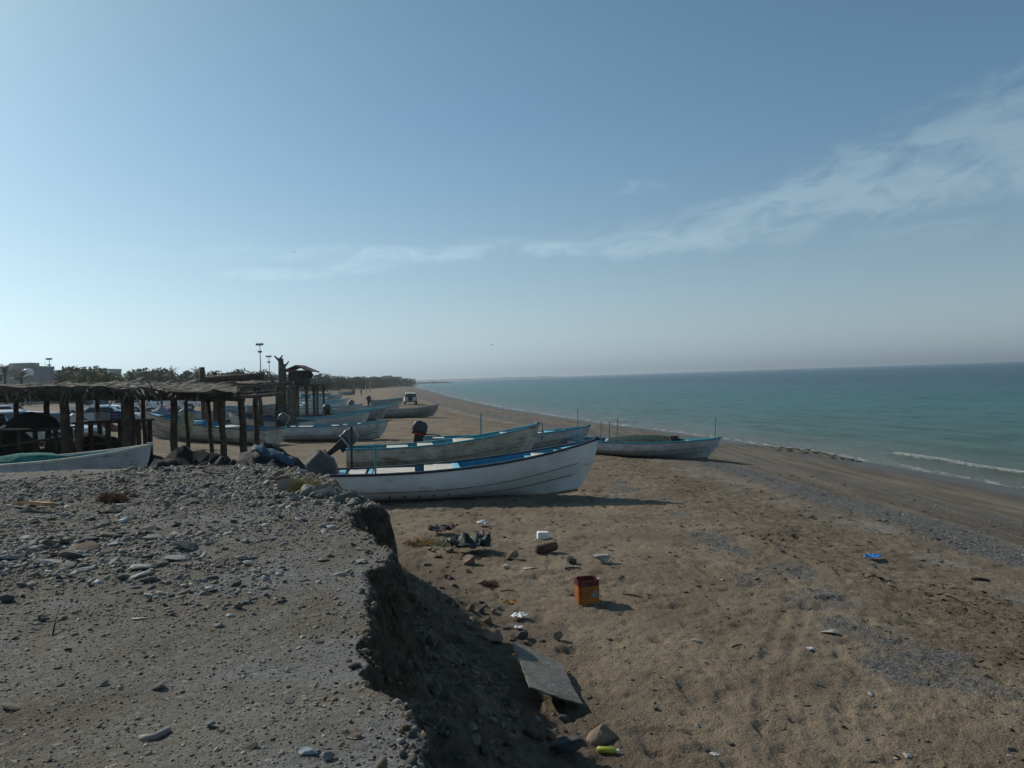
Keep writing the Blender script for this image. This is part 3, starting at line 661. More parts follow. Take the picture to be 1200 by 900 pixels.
pl, L = berth(386, 701, 22.6, 23.6); HB = .78
NEAR = skiff(L=L, B=2.05, h0=.80, h1=1.62, inner=blue_in, hull_m=white_gel, label='nearest white skiff with bright blue inside, just beyond the crumbling bank', **pl,
    thwarts=((.03, .055, -.02, ltblue), (.068, .13, -.02, cream), (.14, .155, -.02, ltblue), (.16, .31, -.02, cream), (.345, .38, -.01, cream), (.38, .45, -.02, cream), (.45, .475, -.03, ltblue), (.73, .755, -.10, ltblue), (.755, .84, -.10, cream), (.84, .87, -.08, ltblue)),
    poles=((.17, -1, .85, pole_t, .028), (.072, 1, 1.25, pole_d, .035)), holes=True, cover=True)
pl, L = berth(407, 632, 31, 32.2)
skiff(L=L, B=1.95, h0=.80, h1=1.62, inner=teal_in, hull_m=tan_gel, rail=rail_bl, label='off-white skiff with dark teal inside and tilted grey outboard, second from the bank', **pl,
    thwarts=((.20, .31, -.02, cream), (.36, .44, -.02, cream), (.55, .66, -.02, cream), (.80, .86, -.05, cream)), mot=(R(52), cowl_g, alu, 1.25), poles=((.70, 1, .9, pole_t, .03),))
pl, L = berth(497, 691, 37.5, 38.0)
skiff(L=L, B=1.85, h0=.70, h1=1.2, inner=teal_in, hull_m=white2, rail=rail_bl, label='skiff with red-marked dark outboard, partly hidden behind the two nearer hulls', **pl,
    thwarts=((.05, .12, -.02, cream), (.66, .72, -.02, cream), (.73, .80, -.02, ltblue), (.84, .90, -.05, cream)), mot=(R(14), cowl_d, cowl_r, 1.4), poles=((.93, 1, .85, pole_t, .022), (.70, -1, .5, pole_d, .02)))
pl, L = berth(672, 843, 38, 35.0)
OPEN_BOAT = skiff(L=L, B=1.9, h0=.62, h1=1.02, inner=blue_in, hull_m=white2, rail=rail_bl, label='skiff loaded with a green net, alone nearest the water', **pl,
    thwarts=((.76, .84, -.04, ltblue),), poles=((.27, 1, 1.0, pole_t, .022), (.24, -1, .9, pole_t, .022), (.30, -1, .95, pole_t, .022), (.965, 1, .9, pole_t, .022)))
def on_boat(boat, x, y, z): return (Matrix.LocRotScale(boat.location, boat.rotation_euler, None) @ Vector((x, y, z)))
p = on_boat(OPEN_BOAT, L * .50, 0, .56); o = lumpy('fishing_net', p, (2.0, .66, .42), net_g, 3, .22, sc=1.4, rz=OPEN_BOAT.rotation_euler.z, fine=.06); tag(o, 'long dark green net heaped amidships in the skiff nearest the water', 'net')
p = on_boat(OPEN_BOAT, L * .70, -.1, .54)
b = MB(); b.box((0, 0, .22), (.36, .34, .44)); b.box((0, 0, .46), (.42, .40, .06)); b.tube([(-.12, -.2, .05), (-.16, -.24, .3), (-.10, -.22, .48)], .02, 5)
o = b.build('bait_box', wood_b, None, bevel=.015); o.location = p; o.rotation_euler = (0, 0, .3); tag(o, 'brown box standing behind the green net in the skiff nearest the water', 'box')
for k, (dx, dy) in enumerate(((.30, .1), (.26, -.25), (.34, .3))):
    o = lumpy('net_float', on_boat(OPEN_BOAT, L * dx, dy, .66), (.10, .10, .12), foam_w, 40 + k, .08, ICO2, flat=False)
    tag(o, 'small white float beside the rods in the skiff nearest the water', 'float', 'white floats in the loaded skiff')

# boats further along the beach
pl, L = berth(333, 455, 46, 46.8)
skiff(L=L, B=1.85, h0=.80, h1=1.10, inner=blue_in, hull_m=white2, rail=rail_bl, label='white skiff with a broad blue inner side, right of the tall timber posts', **pl,
    thwarts=((.05, .10, .0, cream), (.13, .27, .0, cream), (.45, .52, .0, cream), (.56, .60, .0, cream), (.70, .73, 0, cream)), mot=(R(35), cowl_g, None, 1.3), poles=((.90, -1, .35, pole_t, .025),))
pl, L = berth(432, 514, 74, 77)
skiff(L=L, B=1.9, h0=.75, h1=1.2, inner=tan_gel, hull_m=grey_gel, rail=grey_gel, label='dull grey bare skiff lying alone on the open sand below the parked off-roader', **pl)
FAR = [
    (335, 433, 57, 59, white2, 'pale blue-white skiff directly behind the blue-sided one', None),
    (172, 335, 44, 40, tan_gel, None, None),
    (386, 452, 68, 71, grey_gel, 'weathered brown-grey skiff with dark motor, stern towards the timber posts', (R(10), cowl_d, None, 1.3)),
    (412, 470, 84, 87, white2, 'small pale skiff behind the lone grey one, grey motor raised', (R(40), cowl_g, None, 1.3)),
    (338, 398, 88, 90, white_gel, 'pale hull squeezed in behind the brown-grey skiff', (R(45), cowl_g, None, 1.2)),
    (356, 410, 108, 111, white_gel, 'short white hull in the crowded row beyond the stilt hut', None),
    (338, 384, 128, 131, white_gel, 'white hull half hidden by the stilt hut supports', None),
    (366, 402, 155, 158, white2, 'pale hull near the end of the crowded row', None),
    (345, 425, 80, 83, white2, 'long bluish hull in the row behind the stilt hut', None),
    (352, 404, 98, 102, white2, 'second bluish hull counting away behind the stilt hut', None),
    (434, 466, 112, 115, grey_gel, 'grey skiff with twin dark shapes at the stern, left of the parked off-roader', (R(0), cowl_d, None, 1.3)),
    (350, 400, 118, 121, white2, 'third bluish hull counting away behind the stilt hut', None),
    (348, 392, 140, 142, grey_gel, 'dark hull near the far end of the beach row', (R(5), cowl_d, None, 1.3)),
    (352, 388, 172, 175, rail_bl, 'farthest dark blue hull of the beach row, just above the open sand', None),
    (398, 412, 215, 218, grey_gel, 'tiny lone hull far along the open sand near two walkers', None),
]
for (a, b_, D, Db, hm_, lab, mo) in FAR:
    if lab is None: continue
    pl, L = berth(a, b_, D, Db)
    L = min(max(L, 5.5), 8.5)
    skiff(L=L, B=1.85, h0=.8, h1=1.2, inner=teal_in if hm_ is not white2 else blue_in, hull_m=hm_, rail=rail_bl, label=lab, full=False, mot=mo, **pl)
pl, L = berth(322, 168, 43, 46)
skiff(L=L, B=2.0, h0=.85, h1=1.55, inner=blue_in, hull_m=tan_gel, rail=rail_dk, label='long tan-sided skiff with its bow to the left, behind the shelter posts', **pl, thwarts=((.3, .4, -.02, cream), (.6, .65, -.02, ltblue)))
pl, L = berth(360, 268, 52, 54)
skiff(L=L, B=2.0, h0=.85, h1=1.5, inner=blue_in, hull_m=white2, rail=rail_dk, label='white hull showing between the posts behind the long tan skiff', **pl, full=False)
pl, L = berth(205, 290, 60, 63)
skiff(L=L, B=2.0, h0=.85, h1=1.5, inner=blue_in, hull_m=white2, rail=rail_bl, label='white and blue skiff behind the leaning yellow board', **pl, full=False)
pl, L = berth(250, 335, 78, 80)
skiff(L=L, B=2.0, h0=.85, h1=1.5, inner=blue_in, hull_m=grey_gel, rail=rail_bl, label='grey skiff under the edge of the far palm roof', **pl, full=False)
# near left boat under the palm roof
pl, L = berth(-120, 176, 19.6, 21.6)
LEFT = skiff(L=L, B=2.0, h0=1.12, h1=1.62, inner=teal_in, hull_m=white2, rail=cream, label='white skiff with turquoise net inside, in front of the palm-roofed shelter', **pl, thwarts=((.50, .56, -.05, cream),))
LEFT.location.z += .12
p = on_boat(LEFT, L * .47, .02, 1.0); o = lumpy('fishing_net', p, (1.45, .55, .42), net_t, 9, .3, sc=1.8, fine=.08, rz=LEFT.rotation_euler.z); tag(o, 'turquoise net lying in the skiff in front of the palm-roofed shelter', 'net')
b = MB(); b.box((0, 0, 0), (.10, .02, .06)); 
p = on_boat(LEFT, L * .86, -.50, .75)
o = lumpy('rope_coil', p, (.22, .10, .10), net_k, 12, .25, ICO3); tag(o, 'dark coil hanging on the side of the skiff before the shelter', 'rope')

# ================================================================ palm-roofed shelter
def post(parent, px, D, ztop, r_=.13, m=wood_b, lean=None, name='post', z0=None):
    x = xat(px, D); g = gz(x, D) - .1 if z0 is None else z0; r_ = r_ * .88; b = MB(); lean = .12 * math.sin(px * 1.3) if lean is None else lean; hgt = ztop - g; pts = []; rr = []
    for k in range(7):
        u = k / 6; pts.append((x + lean * u + .012 * math.sin(k * 2.1 + px), D + .02 * math.cos(k * 1.7 + px), g + hgt * u)); rr.append(r_ * (1.08 - .18 * u + .025 * math.sin(k * 3.3 + px)))
    b.tube(pts, rr, 9); return b.build(name, m, parent, True)
SHELTER = thing('palm_shelter', 'long low shelter with lumpy palm-thatch roof on thick dark posts, at the left edge', 'shelter', (0, 0, 0))
for (px, D, r_) in ((58, 30, .13), (80, 25.8, .17), (93, 25.5, .14), (150, 25.5, .17), (157, 26.2, .12), (205, 26, .13), (265, 26, .12), (-40, 25.5, .2), (20, 31, .12), (120, 31.5, .11), (222, 31, .09), (172, 31, .10), (250, 31, .09)):
    xx = xat(px, D); post(SHELTER, px, D, 3.3 - .02 * max(0, (xx + 14)), r_)
def roofz(x): return float(np.interp(x, [-30, -17, -12.5, -8, -5], [3.60, 3.52, 3.42, 3.16, 3.08]))
for (x0, y0, x1, y1, r_) in ((-26, 25.2, -12.5, 25.2, .15), (-13.0, 25.4, -8.7, 25.9, .12), (-26, 31.3, -10.5, 31.2, .13), (-17.5, 25, -17.4, 31.5, .1), (-12.2, 25, -12.2, 31.5, .1), (-21, 25, -21, 31.5, .1), (-9.6, 25.4, -10.9, 31.5, .09)):
    b = MB(); n = 8; b.tube([(x0 + (x1 - x0) * k / n, y0 + (y1 - y0) * k / n, roofz(x0 + (x1 - x0) * k / n) - .22 + .03 * math.sin(k * 2 + x0)) for k in range(n + 1)], r_ * .75, 8); b.build('beam', wood_b, SHELTER, True)
nxg, nyg = 150, 40
X, Y = np.meshgrid(np.linspace(-26, -6.9, nxg), np.linspace(-.45, 1, nyg), indexing='ij')
X = -26 + (X + 26) / 19.1 * (26 + (280 - 600) / F * (25.2 + 6.2 * np.clip(Y, 0, 1)) - .1)
Y2 = 25.2 + 6.2 * np.clip(Y, 0, 1) - .45 * (Y < 0) * 1.0 + .25 * fbm(X * 1.3, X * 0, 9, 3); rz_ = np.interp(X, [-30, -17, -12.5, -8, -5], [3.60, 3.52, 3.42, 3.16, 3.08])
lump = .12 * fbm(X * .9, Y2 * .9, 91, 4) + .10 * fbm(X * 3, Y2 * 3, 92, 3)
th = (.20 - .16 * sstep(-13, -9.5, X)); Zt = rz_ + th * .5 + lump; Zt = np.where(Y < -.02, rz_ - (.05 + .16 * vnoise(X * 5, Y * 0, 93)) * (1 - .7 * sstep(-12, -9, X)), Zt)
Yt = np.where(Y < -.02, 24.95 + .12 * vnoise(X * 5, X * 0, 94), Y2)
Zb = rz_ - .10 - .05 * vnoise(X * 5, Y2 * 3, 95)
idx = np.arange(nxg * nyg).reshape(nxg, nyg); q = np.stack([idx[:-1, :-1], idx[1:, :-1], idx[1:, 1:], idx[:-1, 1:]], -1).reshape(-1, 4)
va = np.stack([X, Yt, Zt], -1).reshape(-1, 3); vb = np.stack([X, Yt, np.minimum(Zb, Zt - .02)], -1).reshape(-1, 3)
rim = np.concatenate([idx[:, 0], idx[-1, 1:], idx[::-1, -1][1:], idx[0, ::-1][1:]]); qq = np.stack([rim[:-1], rim[1:], rim[1:] + nxg * nyg, rim[:-1] + nxg * nyg], -1)
add_mesh('thatch_roof', np.concatenate([va, vb]), np.concatenate([q, q[:, ::-1] + nxg * nyg, qq]), thatch, SHELTER)
# loose fronds on the roof
vs = []; fs = []
for k in range(2400):
    y = random.uniform(24.9, 31.2); x = random.uniform(-26, -.35 * y - .2); fr = random.random() < .22; y = 24.9 + random.uniform(-.05, .1) if fr else y; z = roofz(x) + (.02 if fr else .10) + random.uniform(-.12, .12) - .10 * float(sstep(-13, -9, x)); a = random.gauss(-1.57 if fr and random.random() < .6 else 0, .7); l_ = random.uniform(.2, .7); e_ = random.gauss(-.5 if fr else 0, .3 if fr else .12)
    d = Vector((math.cos(a), math.sin(a), e_)) * l_; n_ = Vector((-math.sin(a), math.cos(a), 0)) * random.uniform(.015, .04); i = len(vs); c = Vector((x, y, z))
    vs += [c - n_, c + d * .5 + n_ + Vector((0, 0, .03)), c + d, c + d * .5 - n_]; fs.append((i, i + 1, i + 2, i + 3))
add_mesh('loose_fronds', np.array(vs), np.array(fs), mat('bleached_fronds', (.20, .175, .145), .9, .3, .8, 0, col2=(.045, .036, .03)), SHELTER, False)['kind'] = 'stuff'
# thin pole carried on to the right of the roof
FR = thing('pole_frame', 'bare frame of thin poles carried on two dark posts, right end of the shelter', 'frame', (0, 0, 0))
for (px, D, zt, r_) in ((288, 27, 3.05, .14), (302, 31, 3.2, .13)): post(FR, px, D, zt, r_, wood_b)
for (p0, p1, D0, D1, z_, r_) in ((262, 334, 26.2, 27.5, 3.08, .06), (262, 322, 30.8, 31, 3.16, .06), (288, 303, 27, 31, 3.05, .05)):
    b = MB(); b.tube([(xat(p0, D0), D0, z_), (xat((p0 + p1) / 2, (D0 + D1) / 2), (D0 + D1) / 2, z_ - .03), (xat(p1, D1), D1, z_ + .02)], r_, 7); b.build('beam', wood_g, FR, True)
# second, farther roof
S2 = thing('palm_shelter', 'second palm-thatched roof farther off, left of the tall timber posts', 'shelter', (0, 0, 0))
for px in (243, 262, 285, 308, 325): post(S2, px, 50, 3.35, .14)
for px in (252, 300): post(S2, px, 55, 3.4, .14)
post(S2, 241, 50.5, zat(241, 430, 50), .22, wood_b, name='tall_post'); post(S2, 254, 56, zat(254, 436, 56), .2, wood_b, name='tall_post')
X, Y = np.meshgrid(np.linspace(xat(232, 50), xat(312, 50), 70), np.linspace(49, 57, 16), indexing='ij')
nn = X.size; idx = np.arange(nn).reshape(X.shape); q = np.stack([idx[:-1, :-1], idx[1:, :-1], idx[1:, 1:], idx[:-1, 1:]], -1).reshape(-1, 4)
Zt = 3.62 + .16 * fbm(X * 1.2, Y, 97, 3) + .08 * fbm(X * 4, Y * 4, 98, 2); Zb = 3.25 + .08 * fbm(X * 3, Y, 99, 2)
rim = np.concatenate([idx[:, 0], idx[-1, 1:], idx[::-1, -1][1:], idx[0, ::-1][1:]]); qq = np.stack([rim[:-1], rim[1:], rim[1:] + nn, rim[:-1] + nn], -1)
add_mesh('thatch_roof', np.concatenate([np.stack([X, Y, Zt], -1).reshape(-1, 3), np.stack([X, Y, Zb], -1).reshape(-1, 3)]), np.concatenate([q, q[:, ::-1] + nn, qq]), thatch, S2)
b = MB(); b.tube([(xat(240, 52), 52, 3.95), (xat(312, 53), 53, 4.02)], .22, 8); b.build('ridge_log', wood_b, S2, True)
# tall posts
TP = 'tall timber posts right of the palm roofs'
for (px, D, py, r_, lab) in ((330, 50, 420, .21, 'tallest rough timber post with a forked top, left one of the cluster'), (337, 52, 427, .2, 'second tall timber post with a ragged top, right beside the tallest'),
                             (340, 49, 452, .24, 'thick short timber post leaning on the two tall ones'), (346, 50, 452, .2, 'rightmost of the thick short timber posts in the cluster')):
    t_ = thing('timber_post', lab, 'post', (0, 0, 0), 0, TP); zt = zat(px, py, D); post(t_, px, D, zt, r_, wood_g, name='trunk')
    if py < 430:
        x = xat(px, D); b = MB(); b.tube([(x, D, zt - .1), (x - .28, D, zt + .18)], [.09, .04], 6); b.tube([(x, D, zt - .1), (x + .25, D + .05, zt + .2)], [.08, .035], 6); b.build('fork', wood_g, t_, True)
b = MB(); b.tube([(xat(228, 49.3), 49.3, 3.42), (xat(290, 49), 49, 3.38), (xat(345, 49.2), 49.2, 3.5)], .10, 7); o = b.build('beam', wood_g, S2, True)
# hut on stilts
HD = 66; HUT = thing('stilt_hut', 'small dark hut with open gabled roof on a platform of stilts', 'hut', (0, 0, 0))
x0, x1 = xat(338, HD), xat(362, HD); zf = zat(350, 452, HD); ze = zat(350, 435, HD); zr = zat(350, 428.5, HD); g = gz((x0 + x1) / 2, HD)
def frm(parent, name, m, *tubes):
    b = MB()
    for (p, q, r_) in tubes: b.tube([p, q], r_, 6)
    return b.build(name, m, parent, True)
for k, (xx, yy) in enumerate(((x0 + .1, HD), (x1 - .1, HD), (x0 + .55, HD + .4), (x0 + 1.1, HD + 1.6), (x1 + .3, HD + .8), (x0 + .1, HD + 2.2), (x1 - .1, HD + 2.2), ((x0 + x1) / 2, HD), (x1 + .75, HD), (x1 + .75, HD + 2.2))):
    frm(HUT, 'stilt', wood_b, ((xx, yy, g - .1), (xx + .05, yy, zf), .10))
b = MB(); b.box(((x0 + x1 + .6) / 2, HD + 1.1, zf), (x1 - x0 + 1.6, 2.8, .14)); b.build('platform', wood_b, HUT)
b = MB()
for (cx_, cy_, dx_, dy_) in (((x0 + x1) / 2 - .1, HD + .1, x1 - x0 - .5, .08), ((x0 + x1) / 2 - .1, HD + 2.1, x1 - x0 - .5, .08), (x0 + .15, HD + 1.1, .08, 1.9), (x1 - .35, HD + 1.1, .08, 1.9)): b.box((cx_, cy_, (zf + ze) / 2 + .07), (dx_, dy_, ze - zf))
b.build('wall', mat('dark_palm_matting', (.05, .042, .032), .95, .3, 5, .7, 25), HUT)
xm = (x0 + x1) / 2
for yy in (HD - .1, HD + 2.3):
    frm(HUT, 'rafter', wood_b, ((x0 - .35, yy, ze - .02), (xm, yy, zr), .055), ((xm, yy, zr), (x1 + .45, yy, ze - .12), .055), ((x0 - .1, yy, ze), (x1 + .1, yy, ze), .05), ((xm, yy, ze), (xm, yy, zr), .03))
b = MB()
for s_, xe, zz in ((-1, x0 - .35, ze), (1, x1 + .45, ze - .12)):
    for k in range(10):
        y_ = HD - .15 + k * .275; b.add([(xm, y_, zr + .03), (xm, y_ + .24, zr + .03), (xe, y_ + .24, zz + .03), (xe, y_, zz + .03), (xm, y_, zr + .07), (xm, y_ + .24, zr + .07), (xe, y_ + .24, zz + .07), (xe, y_, zz + .07)], [(0, 1, 2, 3), (4, 5, 6, 7), (0, 1, 5, 4), (2, 3, 7, 6), (0, 3, 7, 4), (1, 2, 6, 5)])
b.build('roof', wood_b, HUT)
o = lumpy('float_ball', (x1 + .28, HD - .15, ze - .35), (.26, .24, .28), net_k, 17, .15, ICO3, flat=False); tag(o, 'dark round buoy hanging from the right eave of the stilt hut', 'buoy')
# dark things in the shade of the shelter
b = MB(); T_ = thing('wooden_bench', 'long dark slatted bench in the shade behind the left skiff', 'bench', (0, 0, 0))
x0, x1 = xat(95, 29), xat(172, 29); g = gz((x0 + x1) / 2, 29); zt = zat(135, 494, 29)
b = MB(); [b.box(((x0 + x1) / 2, 28.6 + k * .22, zt), (x1 - x0, .19, .07)) for k in range(6)]; b.build('seat', wood_b, T_)
for xx in (x0 + .1, (x0 + x1) / 2, x1 - .1):
    b = MB(); b.box((xx, 28.7, (g + zt) / 2), (.13, .13, zt - g)); b.box((xx, 29.6, (g + zt) / 2), (.13, .13, zt - g)); b.build('leg', wood_b, T_)
T_ = thing('wooden_table', 'dark table heaped with gear in the shade at the left edge', 'table', (0, 0, 0))
x0, x1 = xat(-20, 27.5), xat(78, 27.5); zt = zat(40, 503, 27.5)
b = MB(); [b.box(((x0 + x1) / 2, 27.2 + k * .26, zt), (x1 - x0, .23, .06)) for k in range(5)]; b.build('table_top', wood_b, T_)
for xx in (x0 + .2, x1 - .2, (x0 + x1) / 2):
    b = MB(); b.box((xx, 27.3, (gz(xx, 27) + zt) / 2), (.12, .12, zt - gz(xx, 27))); b.box((xx, 28.2, (gz(xx, 27) + zt) / 2), (.12, .12, zt - gz(xx, 27))); b.build('leg', wood_b, T_)
GP = 'dark net bundles stored in the shade'
for k, (px, D, w_, h_, lab) in enumerate(((40, 27.8, .9, .55, 'dark net bundle on the gear table at the left edge'), (15, 29, 1.1, 1.5, 'dark heap of nets left of the gear table'), (72, 29.5, .7, 1.1, 'tall dark net bundle against the first pair of thick posts'),
        (108, 30.5, 1.1, 1.25, 'dark net bundle under the left half of the bench'), (130, 31, 1.0, 1.1, 'dark net bundle under the right half of the bench'))):
    x = xat(px, D); z = gz(x, D) if k else zt + .03
    o = lumpy('net_bundle', (x, D, z), (w_, .6, h_), net_k, 60 + k, .2, ICO3, fine=.05); tag(o, lab, 'net', GP)
# pale objects glimpsed there
b = MB(); b.box((0, 0, 0), (.75, .3, .03)); o = b.build('plank', cream, None); x = xat(20, 26.8); o.location = (x, 26.9, zt + .06); o.rotation_euler = (0, .03, .1); tag(o, 'pale bleached plank on the gear table at the left edge', 'plank')
# tarpaulin mounds in front of the posts
o = lumpy('net_mound', G(205, 551) + Vector((0, 4.3, 0)), (1, 1, 1), tarp_k, 5, .2); bpy.data.objects.remove(o)
def mound(px, D, w_, d_, h_, m, seed, name, lab, cat, amp=.16, rz=0, fine=.02, sag=.25):
    x = xat(px, D); o = lumpy(name, (x, D, gz(x, D) - .05), (w_, d_, h_), m, seed, amp, rz=rz, fine=fine, sag=sag, fold=.17); return tag(o, lab, cat)
mound(228, 19.6, 1.4, 1.1, 2.15, net_k, 5, 'net_mound', 'tall black net mound at the foot of the posts, mid-left beyond the bank', 'net', .26, fine=.10)
mound(188, 18.6, .95, .8, 1.8, tarp_k, 23, 'tarpaulin_mound', 'dark grey tarpaulin mound beside the bow of the skiff before the shelter', 'tarpaulin', .22, fine=.05)
mound(258, 18.8, .8, .6, 1.7, tarp_k, 29, 'tarpaulin_mound', 'low crumpled grey tarpaulin between the two black mounds', 'tarpaulin', .28)
TB = mound(318, 18.9, 1.15, .95, 2.0, tarp_k, 31, 'tarpaulin_mound', 'broad black tarpaulin mound with a blue stripe, left of the nearest skiff', 'tarpaulin', .2, fine=.05)
b = MB(); pr = []
bx_ = xat(300, 20.4)
vs = []; fs = []
for i in range(14):
    u = i / 13; x = xat(296, 17.9) + u * .95; 
    for j in range(4):
        v_ = j / 3; vs.append((x + .05 * math.sin(i), 17.95 - .06 * u + .25 * v_ , 1.92 - .34 * u ** 1.2 + .13 * v_ + .025 * math.sin(i * 1.9 + j)))
for i in range(13):
    for j in range(3): a = i * 4 + j; fs.append((a, a + 4, a + 5, a + 1))
b.add(vs, fs); o = b.build('blue_fold', tarp_b, None, True); sm = o.modifiers.new('t', 'SOLIDIFY'); sm.thickness = .03
o.parent = TB; o.matrix_parent_inverse = Matrix.Translation(-TB.location)
b = MB()
for k in range(26):
    a = random.uniform(0, 6.28); r0 = random.uniform(0, .45); c = Vector((r0 * math.cos(a) * 1.4, r0 * math.sin(a), random.uniform(.02, .22))); d = Vector((random.gauss(0, .3), random.gauss(0, .2), random.gauss(0, .06)))
    b.tube([c - d, c + Vector((0, 0, .05)), c + d], .02, 5)
o = b.build('red_rope_heap', mat('faded_red_rope', (.34, .035, .04), .8, .2, 8, .2), None); x = xat(362, 24); o.location = (x, 24.2, gz(x, 24.2) + .3); tag(o, 'tangle of faded red rope left of the covered motor of the nearest skiff', 'rope')
o = lumpy('rope_base', (0, 0, 0), (.6, .4, .35), mat('faded_red_rope', (.34, .035, .04)), 77, .3, ICO3, parent=None); o.name = 'red_net_heap'; o.location = (x, 24.4, gz(x, 24.4)); tag(o, 'low red net heap under the red rope, left of the covered motor', 'net')

# ================================================================ vehicles
def wheel(parent, x, y, r_, z):
    b = MB(); b.M = Matrix.Translation((x, y, z)) @ Matrix.Rotation(R(90), 4, 'X'); b.lathe([(r_ * .6, -.11), (r_ * .95, -.11), (r_, -.07), (r_, .07), (r_ * .95, .11), (r_ * .6, .11)], 20); w_ = b.build('wheel', tyre_m, parent, True)
    b = MB(); b.M = Matrix.Translation((x, y, z)) @ Matrix.Rotation(R(90), 4, 'X'); b.lathe([(r_ * .62, -.115), (r_ * .5, -.06), (r_ * .12, -.10), (r_ * .1, .10), (r_ * .5, .06), (r_ * .62, .115)], 14); b.build('rim', alu, w_, True)
def car(kind, label, x, y, rz, paint, loaded=False):
    root = thing('parked_' + {'suv': 'off_roader', 'pickup': 'pickup', 'sedan': 'car'}[kind], label, {'suv': 'car', 'pickup': 'pickup', 'sedan': 'car'}[kind], (x, y, gz(x, y) + .0), rz, 'vehicles parked behind the shelter' if y < 100 else None)
    S = {'suv': dict(L=4.9, W=1.86, r=.38, body=[(-2.4, .45), (-2.42, 1.02), (-2.36, 1.12), (.95, 1.14), (1.1, 1.14), (2.25, .98), (2.42, .80), (2.44, .45)], cab=[(-2.34, 1.10), (-2.22, 1.72), (-1.9, 1.83), (.05, 1.83), (.30, 1.76), (1.08, 1.12)]),
         'pickup': dict(L=5.2, W=1.80, r=.38, body=[(-2.6, .48), (-2.62, 1.12), (-.72, 1.12), (.9, 1.12), (2.35, .99), (2.55, .82), (2.56, .48)], cab=[(-.70, 1.10), (-.62, 1.62), (-.45, 1.75), (.20, 1.75), (.40, 1.68), (.98, 1.10)]),
         'sedan': dict(L=4.5, W=1.74, r=.32, body=[(-2.2, .38), (-2.25, .85), (-2.0, .98), (.9, .94), (1.95, .82), (2.2, .66), (2.22, .38)], cab=[(-1.75, .95), (-1.1, 1.38), (-.7, 1.43), (.05, 1.42), (.9, .93)])}[kind]
    W = S['W']; b = MB(); b.prism(S['body'], -W / 2, W / 2); b.build('body', paint, root, bevel=.06)
    n = len(S['cab']); b = MB()
    zt = max(z for _, z in S['cab']); zb_ = S['cab'][0][1]
    ins = lambda z: W / 2 - .04 - .16 * (z - zb_) / (zt - zb_)
    vs = [(px_, -ins(pz), pz) for px_, pz in S['cab']] + [(px_, ins(pz), pz) for px_, pz in S['cab']]
    fs = [tuple(range(n)), tuple(reversed(range(n, 2 * n)))] + [(i, i + n, (i + 1) % n + n, (i + 1) % n) for i in range(n)]
    b.add(vs, fs); b.build('cabin', paint, root, bevel=.05)
    # side windows as slightly proud glass
    cab = S['cab']; xa, xb = cab[1][0] + .15, cab[-2][0] - .05; zlo, zhi = zb_ + .06, zt - .12
    segs = {'suv': [(-2.15, -1.35), (-1.28, -.42), (-.35, .55)], 'pickup': [(-.55, .55)], 'sedan': [(-1.25, -.45), (-.38, .5)]}[kind]
    for s_ in (-1, 1):
        for (a, c) in segs:
            f_ = .22 if (a, c) == segs[-1] else (-.0); b0 = -.10 if (a, c) == segs[0] and kind == 'sedan' else 0
            yy = lambda z: s_ * (ins(z) + .012)
            b = MB(); b.add([(a + b0, yy(zlo), zlo), (c + f_, yy(zlo), zlo), (c - f_ * .35, yy(zhi), zhi), (a + .06 - b0 * 2, yy(zhi), zhi)] + [(a + b0, yy(zlo) - s_ * .03, zlo), (c + f_, yy(zlo) - s_ * .03, zlo), (c - f_ * .35, yy(zhi) - s_ * .03, zhi), (a + .06 - b0 * 2, yy(zhi) - s_ * .03, zhi)],
                           [(0, 1, 2, 3), (4, 5, 6, 7), (0, 1, 5, 4), (1, 2, 6, 5), (2, 3, 7, 6), (3, 0, 4, 7)]); b.build('window', car_glass, root)
    def scr(p0, p1, nm):
        (xa_, za_), (xb_, zb2) = p0, p1; nx_, nz_ = (zb2 - za_), -(xb_ - xa_); l_ = math.hypot(nx_, nz_) * (1 if nx_ * 1 > 0 else 1)
        lerp = lambda t: (xa_ + (xb_ - xa_) * t, za_ + (zb2 - za_) * t)
        o_ = .014; sgn = 1 if xa_ > 0 else -1
        (x0_, z0_), (x1_, z1_) = lerp(.10), lerp(.92)
        b = MB(); vs = []
        for (xx, zz) in ((x0_, z0_), (x1_, z1_)):
            for s_ in (-1, 1): vs.append((xx + sgn * o_, s_ * (ins(zz) - .07), zz + .008)); vs.append((xx - sgn * .02, s_ * (ins(zz) - .07), zz - .015))
        b.add(vs, [(0, 2, 6, 4), (1, 3, 7, 5), (0, 1, 5, 4), (2, 3, 7, 6), (0, 1, 3, 2), (4, 5, 7, 6)]); b.build(nm, car_glass, root)
    scr(cab[-1], cab[-2], 'windscreen'); scr(cab[0], cab[1], 'rear_window')
    xf = S['body'][-2][0]; xr = S['body'][1][0]
    for s_ in (-1, 1):
        b = MB(); b.box((xf - .04, s_ * (W / 2 - .26), S['body'][-2][1] - .04), (.14, .34, .15)); b.build('headlight', lamp_m, root, bevel=.02)
        b = MB(); b.box((xr + .01, s_ * (W / 2 - .12), S['body'][1][1] - .18), (.08, .14, .26)); b.build('tail_light', red_lamp, root, bevel=.01)
        b = MB(); b.box((.75, s_ * (W / 2 + .10), zb_ + .05), (.10, .18, .15)); b.build('wing_mirror', paint, root, bevel=.02)
    for xx, nm in ((xf + .02, 'bumper'), (xr - .02, 'bumper')): b = MB(); b.box((xx, 0, .52), (.12, W * .96, .16)); b.build(nm, metal_d if kind != 'sedan' else paint, root, bevel=.03)
    b = MB(); b.box((xf + .01, 0, .74), (.06, W * .5, .14)); b.build('grille', metal_d, root)
